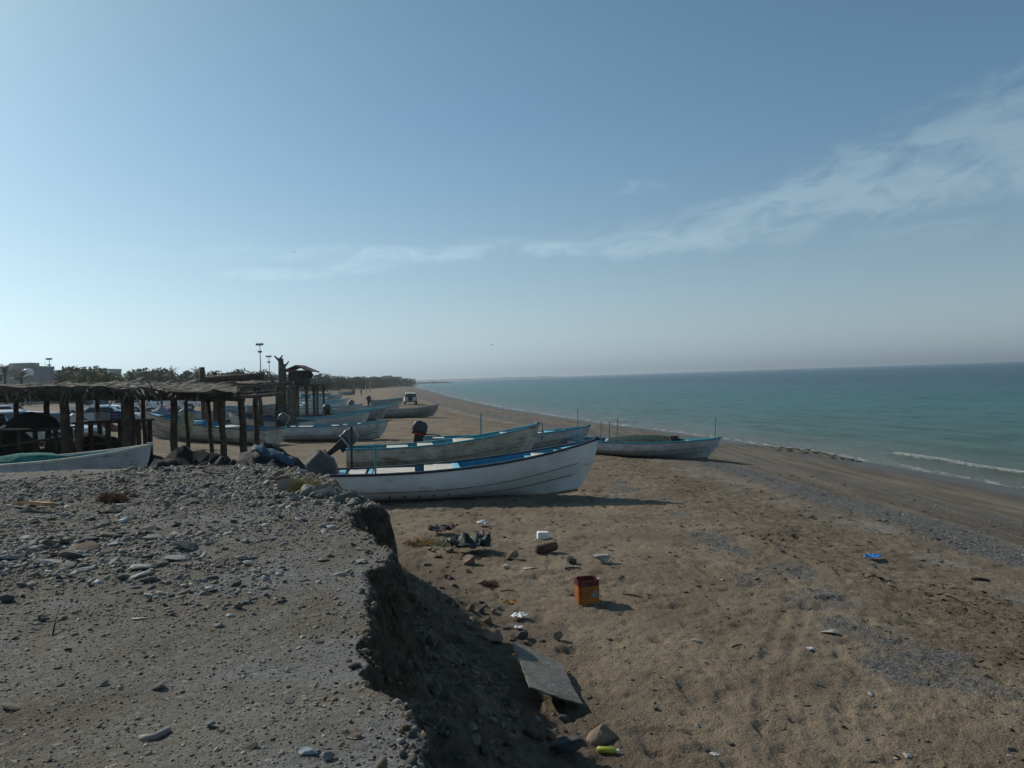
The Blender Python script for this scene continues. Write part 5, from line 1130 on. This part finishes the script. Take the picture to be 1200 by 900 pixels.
fs += [(0, 1, 2, 3), tuple(range(nseg * 4, nseg * 4 + 4))]; b.add(vs, fs); o = b.build('wooden_plank', plank_o, None); o.location = (q0 + q1) / 2 + Vector((0, 0, .03)); o.rotation_euler = (R(-8), -.03, math.atan2(d.y, d.x)); tag(o, 'orange-brown plank lying on stones at the left of the bank', 'plank')
def rock(px, py, w_, m, lab, flat_=.6, seed=1, name='stone', cat='stone', deep=1.0, grp=None, rz=None):
    p = G(px, py); k = p.y / F * w_ / 2; v = stone_v(ICO3, seed, .22, 9); sc = np.array([k, k * .75 * deep, k * flat_]); a = rz if rz is not None else seed * .7
    v = v / np.abs(v[:, :2]).max() * 1.0
    c, s_ = math.cos(a), math.sin(a); v = np.stack([v[:, 0] * c - v[:, 1] * s_, v[:, 0] * s_ + v[:, 1] * c, v[:, 2]], 1) * sc
    o = add_mesh(name, v, ICO3[1], m); o.modifiers.new('e', 'EDGE_SPLIT').split_angle = R(32); o.location = (p.x, p.y + k * .4, gz(p.x, p.y + k * .4) + k * flat_ * .55); return tag(o, lab, cat, grp)
rock(599, 657, 18, stone_br, 'brown angular stone left of the rusty cylinder on the sand', 1.0, 3)
rock(673, 661, 17, stone_dk, 'dark squarish stone between the rusty cylinder and the tan stone', .85, 4)
rock(709, 661, 25, stone_pl, 'flattish tan stone right of the dark squarish stone', .45, 5)
rock(620, 667, 20, stone_pl, 'thin pale slab half buried above the canister', .16, 6)
rock(652, 751, 18, stone_br, 'rounded brown stone between the board and the canister', .95, 7)
rock(594, 667, 14, stone_pl, 'small pale stone below the brown angular one', .5, 8)
rock(575, 754, 30, stone_br, 'large tan boulder at the foot of the bank beside the board', .8, 9)
rock(668, 890, 46, stone_dk, 'dark boulder in the bank shadow at the bottom edge', .6, 10)
rock(705, 872, 40, stone_br, 'crumbling brown clod above the green bottle', .7, 11, 'earth_clod', 'clod')
rock(548, 662, 22, mat('pinkish_stone', (.23, .16, .13), .9, .25, 3, .5, 14), 'pinkish stone below the black tarpaulin scrap', .6, 12)
rock(975, 744, 24, stone_pl, 'flat pale stone alone on the open sand at the right', .3, 13)
rock(374, 583, 34, stone_pl, 'long pale block beside the dry yellow bush on the bank rim', .55, 14, deep=.7)
rock(342, 586, 16, stone_gr, 'grey stone left of the long pale block', .6, 15)
rock(361, 884, 26, mat('blue_grey_stone', (.22, .26, .29), .85, .2, 3, .5, 14), 'blue-grey flat stone at the bottom of the bank', .35, 16)
rock(384, 892, 18, stone_gr, 'smaller grey stone right of the blue-grey one', .7, 17)
rock(415, 866, 26, stone_br, 'tan stone near the bank corner at the bottom', .55, 18)
rock(236, 572, 24, stone_dk, 'dark flat stone on the rubble near the far rim', .35, 19)
rock(143, 613, 22, mat('pale_blue_stone', (.33, .38, .40), .85, .2, 3, .4, 14), 'pale bluish slab in the middle of the stony patch', .35, 20)
rock(195, 597, 11, stone_br, 'small rounded stone right of the reddish bush', .9, 21)
rock(6, 706, 26, stone_dk, 'dark stone at the left edge of the bank', .7, 22); rock(48, 729, 18, stone_dk, 'dark wedge stone near the left edge of the bank', .6, 23)
rock(160, 727, 22, stone_pl, 'long thin pale chip alone on the bare part of the bank', .2, 24, deep=.5)
rock(330, 707, 16, stone_dk, 'dark shard on the bare gravel left of the bank edge', .3, 25)
rock(312, 690, 10, stone_pl, 'small pale stone above the dark shard', .6, 26)
rock(133, 640, 20, stone_gr, 'grey slab at the lower edge of the stony patch', .3, 27); rock(98, 669, 24, stone_gr, 'wide grey slab left in the stony patch', .25, 28)
rock(60, 640, 26, stone_br, 'brown block at the left of the stony patch', .5, 29); rock(170, 655, 22, stone_dk, 'dark slab right of centre in the stony patch', .35, 30)
# rusty cylinder
p_ = G(640, 648); b = MB(); b.tube([(-.22, 0, 0), (-.20, 0, 0), (0, 0, .005), (.2, 0, .02), (.235, 0, .02)], [.085, .098, .10, .09, .07], 18); o = b.build('rusty_cylinder', mat('rusty_brown_metal', (.10, .055, .038), .8, .3, 5, .4, 20), None, True); o.location = p_ + Vector((0, .08, .07)); o.rotation_euler = (0, -.05, R(24)); tag(o, 'brown rusty cylinder lying on the sand behind the canister', 'cylinder')
p_ = G(636, 632); o_ = MB(); o_.box((0, 0, .08), (.24, .16, .16)); o = o_.build('foam_block', foam_w, None, bevel=.02); o.location = p_ + Vector((0, .08, -.01)); o.rotation_euler = (.04, .06, .15); tag(o, 'white foam block on the sand behind the rusty cylinder', 'block')
def scrap(px, py, w_, m, lab, cat, name, seed, hgt_=.25, amp=.5):
    p = G(px, py); k = p.y / F * w_ / 2; n = 12; vs = []; fs = []
    g = np.random.default_rng(seed); X, Y = np.meshgrid(np.linspace(-1, 1, n), np.linspace(-1, 1, n), indexing='ij')
    rx = X * (1 + .35 * fbm(X * 2 + seed, Y * 2, seed, 2)); ry = Y * (1 + .35 * fbm(X * 2, Y * 2 + seed, seed + 1, 2)); Z = hgt_ * (.5 + 1.6 * np.abs(fbm(X * 2.2 + seed, Y * 2.2, seed + 2, 3)))
    r_ = np.maximum(np.hypot(X, Y), 1e-6); f_ = np.maximum(np.abs(X), np.abs(Y)) / r_
    V = np.stack([rx * f_ * k, ry * f_ * k * .8, Z * k], -1).reshape(-1, 3); idx = np.arange(n * n).reshape(n, n); q = np.stack([idx[:-1, :-1], idx[1:, :-1], idx[1:, 1:], idx[:-1, 1:]], -1).reshape(-1, 4)
    o = add_mesh(name, V, q, m); o.location = p + Vector((0, k * .4, .012)); sm = o.modifiers.new('t', 'SOLIDIFY'); sm.thickness = .003; sm.offset = 1; return tag(o, lab, cat)
scrap(608, 727, 19, plastic_w, 'crumpled thin white plastic bag above the plywood board', 'bag', 'plastic_bag', 3, .5)
scrap(608, 738, 10, plastic_w, 'small white plastic scrap below the white bag', 'plastic scrap', 'plastic_scrap', 4, .4)
scrap(565, 617, 12, plastic_w, 'small white scrap on the sand behind the black tarpaulin scrap', 'plastic scrap', 'plastic_scrap', 6, .7)
scrap(1024, 656, 19, plastic_b, 'bright blue plastic scrap on the sand at the right', 'plastic scrap', 'plastic_scrap', 7, .35)
scrap(950, 763, 8, plastic_w, 'tiny white scrap near the flat pale stone on the right sand', 'plastic scrap', 'plastic_scrap', 8, .5)
scrap(550, 650, 52, mat('black_green_tarpaulin', (.02, .03, .032), .6, .3, 3, .5, 8), 'crumpled black tarpaulin scrap below the orange cord tangle', 'tarpaulin', 'tarpaulin_scrap', 9, .55)
scrap(552, 648, 30, mat('teal_cloth', (.045, .10, .11), .8, .3, 3, .5, 8), 'dull teal cloth lying in the black tarpaulin scrap', 'cloth', 'cloth_scrap', 12, .75)
scrap(518, 627, 34, tarp_k, 'dark rag hollow beside the orange cord tangle', 'cloth', 'dark_rag', 14, .45)
# bottle
p_ = G(712, 886); t_ = thing('plastic_bottle', 'yellow-green crushed bottle lying in the shade at the bottom of the beach', 'bottle', tuple(p_ + Vector((0, .05, .03))), R(-10))
b = MB(); b.tube([(-.09, 0, 0), (-.08, 0, 0), (0, 0, .004), (.05, 0, 0), (.075, 0, 0), (.09, 0, 0)], [.02, .033, .027, .032, .018, .012], 12); b.build('bottle_body', mat('yellow_green_plastic', (.42, .46, .05), .35, .2, 6, .1), t_, True)
b = MB(); b.tube([(.088, 0, 0), (.11, 0, 0)], .015, 10); b.build('cap', plastic_w, t_)
# curved pale piece of pipe
P = [G(165, 866, .008), G(172, 868, .014), G(182, 867, .014), (G(190, 863, .014)), G(198, 857, .012)]; b = MB(); b.tube(P, [.012, .017, .018, .017, .014], 10); o = b.build('bent_pipe', mat('grey_plastic_pipe', (.19, .18, .165), .7, .15, 6, .1), None, True); tag(o, 'short bent grey pipe lying at the bottom of the bank', 'pipe')
# sticks
def stick(px0, py0, px1, py1, r_, m, lab, h0=.02, h1=.02, cat='stick'):
    a, c = G(px0, py0, h0), G(px1, py1, h1); mid_ = a.lerp(c, .5) + Vector((0, 0, .01)); b = MB(); b.tube([a, mid_, c], [r_, r_ * .9, r_ * .6], 6); o = b.build('stick', m, None, True); tag(o, lab, cat)
stick(1138, 679, 1160, 682, .035, pole_d, 'thick dark stick on the sand at the right edge'); stick(62, 745, 69, 731, .006, pole_d, 'thin dark twig sticking up on the bank at the left', .0, .12)
stick(730, 697, 752, 701, .014, wood_b, 'curved dark stick right of the canister'); stick(662, 667, 680, 667, .02, pole_d, 'short dark stick in front of the dark squarish stone'); stick(587, 694, 605, 694, .012, pole_d, 'dark stick above the orange clump')
stick(858, 760, 870, 757, .012, pole_d, 'small dark twig in the middle of the right sand')
# tangles and bushes
def tangle(px, py, w_, h_, n, m, r_, lab, cat, name, seed, dens=1, upright=False):
    rd = random.Random(seed); p = G(px, py); k = p.y / F; W = w_ * k / 2; Hh = h_ * k; b = MB()
    for i in range(n):
        a = rd.uniform(0, 6.283); q = rd.random() ** .5 * W * (.35 if upright else .9); c = Vector((q * math.cos(a), q * math.sin(a) * .7, 0)); pts = [c]; d = Vector((math.cos(a) * rd.uniform(.3, 1.2), math.sin(a) * rd.uniform(.3, 1.2), 1.0 if upright else rd.uniform(.1, .9))).normalized(); l_ = (Hh if upright else W * .6) * rd.uniform(.6, 1.15)
        for j in range(4): d = (d + Vector((rd.gauss(0, .35), rd.gauss(0, .35), rd.gauss(-.12, .22)))).normalized(); nx = pts[-1] + d * l_ / 4; nx.z = max(nx.z, .01); pts.append(nx)
        b.tube(pts, [r_, r_ * .9, r_ * .8, r_ * .6, r_ * .3], 4, False)
    o = b.build(name, m, None); gx_, gy_ = p.x, p.y + W * .4; o.location = (gx_, gy_, gz(gx_, gy_) - .01); return tag(o, lab, cat)
tangle(354, 576, 58, 20, 420, grass_dry, .005, 'dry yellowish bush on the far rim of the bank', 'bush', 'dry_bush', 3, upright=True)
tangle(127, 590, 56, 16, 420, twig_red, .005, 'low reddish-brown dead bush on the stony bank', 'bush', 'dead_bush', 4, upright=True)
tangle(492, 638, 34, 22, 170, twig_or, .007, 'orange cord tangle at the foot of the bank', 'cord', 'cord_tangle', 5)
tangle(505, 640, 50, 16, 120, mat('pale_green_cord', (.15, .18, .11), .9, .3, 6, 0), .006, 'pale green cord strands spilling right of the orange tangle', 'cord', 'cord_tangle', 6)
tangle(575, 688, 24, 10, 160, twig_red, .006, 'small dark brown weed tuft left of the orange clump', 'weed', 'weed_tuft', 7, upright=True)
tangle(598, 706, 15, 9, 90, twig_or, .009, 'small orange clump of fibres above the white bag', 'fibres', 'fibre_clump', 8)
# weed bank thrown up at the waterline
vs = []; fs = []
for i in range(60):
    u = i / 59; px = 875 + 135 * u; py = 521.5 + 19.5 * u + .8 * math.sin(u * 9); p = G(px, py, 0, False); k = math.sin(math.pi * min(1, max(.02, u))) ** .5
    for j in range(9):
        a = j / 8 * 2 - 1; w_ = .75 * k * (1 + .4 * math.sin(i * .9)); z_ = max(SEA, gz(p.x, p.y)) + .17 * k * (1 - a * a) * (1 + .3 * math.sin(i * .9 + j)) - .02; vs.append((p.x + a * w_ * .5 + .1 * math.sin(i * 2.3 + j), p.y + a * w_ * .9, z_))
for i in range(59):
    for j in range(8): a = i * 9 + j; fs.append((a, a + 9, a + 10, a + 1))
o = add_mesh('seaweed', np.array(vs), np.array(fs), weed_m); tag(o, 'dark rope of seaweed thrown up along the waterline', None, kind='stuff')

# ================================================================ loose stones
def lcol(name, cols, rough=.9):
    m = bpy.data.materials.new(name); m.use_nodes = True; t = m.node_tree; b = t.nodes['Principled BSDF']; g = N(t, 'ShaderNodeNewGeometry'); o_ = N(t, 'ShaderNodeObjectInfo'); r_ = N(t, 'ShaderNodeValToRGB'); r_.color_ramp.interpolation = 'CONSTANT'
    e = r_.color_ramp.elements; e[0].color = (*cols[0], 1); e[1].position = 1 - 1 / len(cols); e[1].color = (*cols[-1], 1)
    for i in range(1, len(cols) - 1): x_ = e.new(i / len(cols)); x_.color = (*cols[i], 1)
    a = mth(t, 'FRACT', mth(t, 'ADD', g.outputs['Random Per Island'], o_.outputs['Random'])); t.links.new(a, r_.inputs[0])
    n = N(t, 'ShaderNodeTexNoise'); n.inputs['Scale'].default_value = 25; n.inputs['Detail'].default_value = 5; tc_ = N(t, 'ShaderNodeTexCoord'); t.links.new(tc_.outputs['Object'], n.inputs['Vector'])
    vm = N(t, 'ShaderNodeVectorMath', operation='SCALE'); t.links.new(r_.outputs[0], vm.inputs[0]); t.links.new(mth(t, 'ADD', .6, mth(t, 'MULTIPLY', n.outputs[0], .8)), vm.inputs['Scale']); t.links.new(vm.outputs[0], b.inputs['Base Color'])
    b.inputs['Roughness'].default_value = rough; b.inputs['Specular IOR Level'].default_value = .25; return m
slate = lcol('mixed_slate_chips', [(.10, .098, .09), (.15, .148, .135), (.19, .187, .172), (.13, .12, .10), (.23, .225, .205), (.16, .138, .11), (.31, .30, .27), (.065, .062, .058), (.18, .13, .10), (.19, .19, .185)])
pebb = lcol('mixed_beach_pebbles', [(.08, .077, .072), (.13, .127, .12), (.19, .187, .177), (.12, .10, .08), (.24, .23, .21), (.10, .10, .10), (.36, .35, .33), (.16, .13, .10)])
weedf = lcol('dried_weed_bits', [(.035, .028, .018), (.06, .045, .028), (.045, .04, .025), (.10, .075, .045)])
earthc = lcol('earth_clods', [(.10, .075, .052), (.14, .108, .075), (.08, .062, .045), (.17, .137, .10), (.19, .17, .14), (.075, .072, .068)])
def scatter(name, pts, sizes, flat_, m, base, lab, seed=1, elong=1.0, tilt=.25, sink=.25):
    """pts (n,2); every stone is real geometry sitting on the ground"""
    g = np.random.default_rng(seed); n = len(pts); nv = 6; var = [stone_v(base, seed * 10 + i, .22, 9) for i in range(nv)]
    z = H(pts[:, 0], pts[:, 1]); k = g.integers(0, nv, n); V = np.stack(var)[k]; s_ = sizes[:, None]
    sc = np.stack([sizes * g.uniform(.8, 1.3, n) * elong, sizes * g.uniform(.6, 1.0, n), sizes * flat_ * g.uniform(.6, 1.4, n)], 1)
    V = V * sc[:, None, :]
    t1, t2, a = g.normal(0, tilt, n), g.normal(0, tilt, n), g.uniform(0, 6.283, n)
    def rot(V, c, s_, i, j): A = V[:, :, i] * c[:, None] - V[:, :, j] * s_[:, None]; B_ = V[:, :, i] * s_[:, None] + V[:, :, j] * c[:, None]; V = V.copy(); V[:, :, i] = A; V[:, :, j] = B_; return V
    V = rot(V, np.cos(t1), np.sin(t1), 0, 2); V = rot(V, np.cos(t2), np.sin(t2), 1, 2); V = rot(V, np.cos(a), np.sin(a), 0, 1)
    V = V + np.stack([pts[:, 0], pts[:, 1], z + sc[:, 2] * (1 - 2 * sink)], 1)[:, None, :]
    nvx = V.shape[1]; f = (base[1][None] + (np.arange(n) * nvx)[:, None, None]).reshape(-1, 3)
    o = add_mesh(name, V.reshape(-1, 3), f, m, None, False); tag(o, lab, None, kind='stuff'); return o
g = np.random.default_rng(99)
def polar_pts(n, r0, r1, a0, a1, p=1.0):
    """even over the view: spaced by the logarithm of the distance"""
    r_ = r0 * (r1 / r0) ** (g.uniform(0, 1, n) ** p); a = np.radians(g.uniform(a0, a1, n)); return np.stack([r_ * np.sin(a), r_ * np.cos(a)], 1), r_
# bank gravel
P_, r_ = polar_pts(150000, 2.3, 17.5, -44, 2, .85); d = bank_d(P_[:, 0], P_[:, 1])
stony = sstep(.46, .60, vnoise(P_[:, 0] * .55 + 3, P_[:, 1] * .45, 201)) * .75 + .25
left = sstep(-1.6, -3.5, P_[:, 0] / (1 + 0 * r_)) * sstep(5.0, 7.5, P_[:, 1]); rim = sstep(10.5, 12.0, P_[:, 1])
dens = np.clip(.22 + .38 * stony + .75 * left * stony + .75 * rim * np.where(P_[:, 0] > -5.6, 1, .45), 0, 1); k = (d > .02) & (g.uniform(0, 1, len(d)) < dens)
P_, r_ = P_[k], r_[k]; sz = np.clip(g.lognormal(-5.35, .66, len(r_)), .003, .045) * (1 + .35 * left[k] + .7 * rim[k]) * np.clip(r_ / 6, .75, 1.5)
scatter('gravel', P_, sz, .42, slate, ICO1, 'grey slate gravel strewn over the bank', 3, 1.1, .22, .3)
n = 15000; P_ = np.stack([g.uniform(-8.5, -1.9, n), g.uniform(5.6, 13.5, n)], 1); u_ = ((P_[:, 0] + .52 * P_[:, 1]) / 2.1) ** 2 + ((P_[:, 1] - 9.3) / 3.0) ** 2
k = (bank_d(P_[:, 0], P_[:, 1]) > .2) & (g.uniform(0, 1, n) < np.exp(-u_ * 1.1) * sstep(.30, .55, vnoise(P_[:, 0] * 1.1, P_[:, 1] * 1.1, 231))); P_ = P_[k]
scatter('slate_jumble', P_, np.clip(g.lognormal(-3.55, .5, len(P_)), .012, .085), .30, lcol('blue_grey_slate', [(.12, .125, .125), (.18, .188, .19), (.25, .26, .262), (.09, .09, .09), (.21, .205, .19), (.16, .13, .10), (.31, .32, .325)]), ICO1, 'jumble of broken blue-grey slate on the left of the bank', 15, 1.15, .35, .25)
# rubble on the far rim
n = 5200; P_ = np.stack([g.uniform(-11.5, -1.7, n), g.uniform(10.2, 16.2, n)], 1); d = bank_d(P_[:, 0], P_[:, 1]); wgt = np.where(P_[:, 0] > -6, 1, .55) * np.exp(-np.maximum(d, 0) / (1.3 if 1 else 1)) * np.where(P_[:, 0] > -5.6, 1, .30); k = (d > .0) & (g.uniform(0, 1, n) < wgt); P_ = P_[k]
scatter('rubble', P_, np.clip(g.lognormal(-3.35, .5, len(P_)), .015, .11), .55, lcol('pale_rim_rubble', [(.24, .225, .20), (.19, .17, .145), (.30, .29, .265), (.14, .13, .115), (.26, .22, .175), (.36, .35, .325)]), ICO1, 'pale broken rubble heaped along the far rim of the bank', 5, 1, .5, .3)
# clods and stones on the talus and under the bank
n = 11000; P_ = np.stack([g.uniform(-2.2, 2.2, n), g.uniform(3.0, 12.5, n)], 1); d = bank_d(P_[:, 0], P_[:, 1]); cl_ = vnoise(P_[:, 0] * 1.5, P_[:, 1] * 1.5, 207); k = (d < -.12) & (d > -2.1) & (g.uniform(0, 1, n) < np.exp(-(np.abs(d + .75) / .55) ** 2) * (.25 + .75 * sstep(.4, .7, cl_))); P_ = P_[k]
scatter('fallen_clods', P_, np.clip(g.lognormal(-3.9, .7, len(P_)), .008, .09), .75, earthc, ICO2, 'fallen earth clods and stones along the foot of the bank', 7, 1, .5, .3)
n = 9000; P_ = np.stack([g.uniform(-2.6, .3, n), g.uniform(2.8, 11.0, n)], 1); d = bank_d(P_[:, 0], P_[:, 1]); P_ = P_[(d < .06) & (d > -.22)]
scatter('embedded_stones', P_, np.clip(g.lognormal(-4.1, .6, len(P_)), .006, .06), .8, earthc, ICO1, 'stones and crumbs sticking out of the broken earth face of the bank', 8, 1, .8, .5)
n = 26000; P_ = np.stack([g.uniform(-3.0, .6, n), g.uniform(2.4, 12.5, n)], 1); d = bank_d(P_[:, 0], P_[:, 1]); P_ = P_[(d < .38) & (d > -.06) & (g.uniform(0, 1, n) < np.exp(-np.maximum(d, 0) / .13) * (.3 + .9 * vnoise(P_[:, 0] * 2.2, P_[:, 1] * 2.2, 221)))]
scatter('lip_crumbs', P_, np.clip(g.lognormal(-4.55, .65, len(P_)), .005, .055), .6, earthc, ICO1, 'crumbled earth and stones along the broken lip of the bank', 13, 1, .5, .3)
# beach pebbles: scattered everywhere, dense in the gravel lines
P_, r_ = polar_pts(130000, 6, 60, -12, 44, .9); s_ = s_of(P_[:, 0], P_[:, 1]); sn = s_ + 1.4 * fbm(P_[:, 0] * .35, P_[:, 1] * .35, 301, 4)
pat = sstep(.35, .6, vnoise(P_[:, 0] * 1.7, P_[:, 1] * 1.1, 303))
band_ = np.exp(-((sn - 9.3) / .5) ** 2) + .8 * np.exp(-((sn - 14.9) / .7) ** 2) * sstep(.45, .6, vnoise(P_[:, 0] * .4, P_[:, 1] * .4, 305)) + .4 * np.exp(-((sn - 6.2) / .5) ** 2)
d = bank_d(P_[:, 0], P_[:, 1]); k = (d < -1.0) & (s_ > 1.6) & (g.uniform(0, 1, len(d)) < .03 + .85 * band_ * (.3 + .7 * pat)); P_, r_ = P_[k], r_[k]
scatter('shingle', P_, np.clip(g.lognormal(-4.75, .5, len(r_)), .006, .035) * np.clip(r_ / 12, .8, 1.6), .5, pebb, ICO1, 'lines of grey shingle along the beach', 9, 1.1, .2, .3)
# dark weed bits
P_, r_ = polar_pts(60000, 6, 45, -12, 44, .9); s_ = s_of(P_[:, 0], P_[:, 1]); sn = s_ + 1.6 * fbm(P_[:, 0] * .4, P_[:, 1] * .4, 401, 4); pat = sstep(.45, .75, vnoise(P_[:, 0] * 2.1, P_[:, 1] * 1.5, 403))
k = (bank_d(P_[:, 0], P_[:, 1]) < -1.2) & (s_ > 7) & (g.uniform(0, 1, len(s_)) < .035 + .75 * (np.exp(-((sn - 12.6) / 1.1) ** 2)) * pat + .12 * pat); P_, r_ = P_[k], r_[k]
scatter('dried_weed', P_, np.clip(g.lognormal(-4.0, .5, len(r_)), .008, .05) * np.clip(r_ / 12, .7, 1.6), .22, weedf, ICO1, 'dark dried weed and litter strewn over the sand', 11, 1.7, .25, .3)
# individual stones
SV = [stone_v(ICO2, 500 + i, .22, 8) for i in range(7)]
SM = []
for i, v in enumerate(SV):
    me = bpy.data.meshes.new('loose_stone'); me.from_pydata(v.tolist(), [], ICO2[1].tolist()); me.update(); me.materials.append(slate); SM.append(me)
SMB = [m_.copy() for m_ in SM]
for m_ in SMB: m_.materials[0] = earthc
SMP = [m_.copy() for m_ in SM]
for m_ in SMP: m_.materials[0] = pebb
def strew(n, area, meshes, lab, grp, smin, smax, flat_, seed, test=None):
    rd = random.Random(seed); c = 0; tries = 0
    while c < n and tries < 20000:
        tries += 1; px = rd.uniform(area[0], area[2]); py = rd.uniform(area[1], area[3])
        if test and not test(px, py): continue
        p = G(px, py); s_ = smin * (smax / smin) ** (rd.random() ** 1.6)
        o = bpy.data.objects.new('stone', rd.choice(meshes)); scene.collection.objects.link(o); f_ = flat_ * rd.uniform(.6, 1.4); o.location = (p.x, p.y, p.z + s_ * f_ * .45); o.scale = (s_ * rd.uniform(.9, 1.4), s_ * rd.uniform(.6, .95), s_ * f_)
        o.rotation_euler = (rd.gauss(0, .2), rd.gauss(0, .2), rd.uniform(0, 6.28)); tag(o, lab, 'stone', grp); c += 1
def in_patch(px, py): return ((px - 115) / 135) ** 2 + ((py - 632) / 48) ** 2 < random.Random(int(px * 31 + py * 7)).uniform(.3, 1.1)
strew(105, (0, 575, 260, 700), SM, 'grey slate slab among many in the stony patch on the left of the bank', 'slate slabs of the stony patch', .045, .14, .28, 1, in_patch)
strew(26, (0, 690, 400, 895), SM, 'small grey stone lying apart on the bare gravel of the bank', 'stones on the bare part of the bank', .018, .05, .45, 2)
strew(22, (260, 580, 430, 690), SM, 'grey stone on the right half of the bank top', 'stones on the right half of the bank', .03, .075, .4, 8)
strew(45, (295, 546, 432, 592), SM, 'rubble lump heaped on the far rim of the bank by the dry bush', 'rubble lumps by the dry bush', .07, .17, .6, 3, lambda px, py: py > 546 + (px - 295) * .27 + 3 and py < 566 + (px - 295) * .22)
strew(40, (500, 640, 625, 760), SMB, 'brown stone or clod on the slope at the foot of the bank', 'stones at the foot of the bank', .04, .12, .7, 4, lambda px, py: abs((px - 500) - (py - 640) * .8) < 32)
strew(22, (740, 600, 1190, 890), SMP, 'small stone lying alone on the open sand', 'small stones on the open sand', .03, .065, .45, 5)
strew(14, (780, 630, 920, 700), SMP, 'grey pebble in the shingle patch in the middle of the sand', 'pebbles of the middle shingle patch', .03, .07, .4, 6)
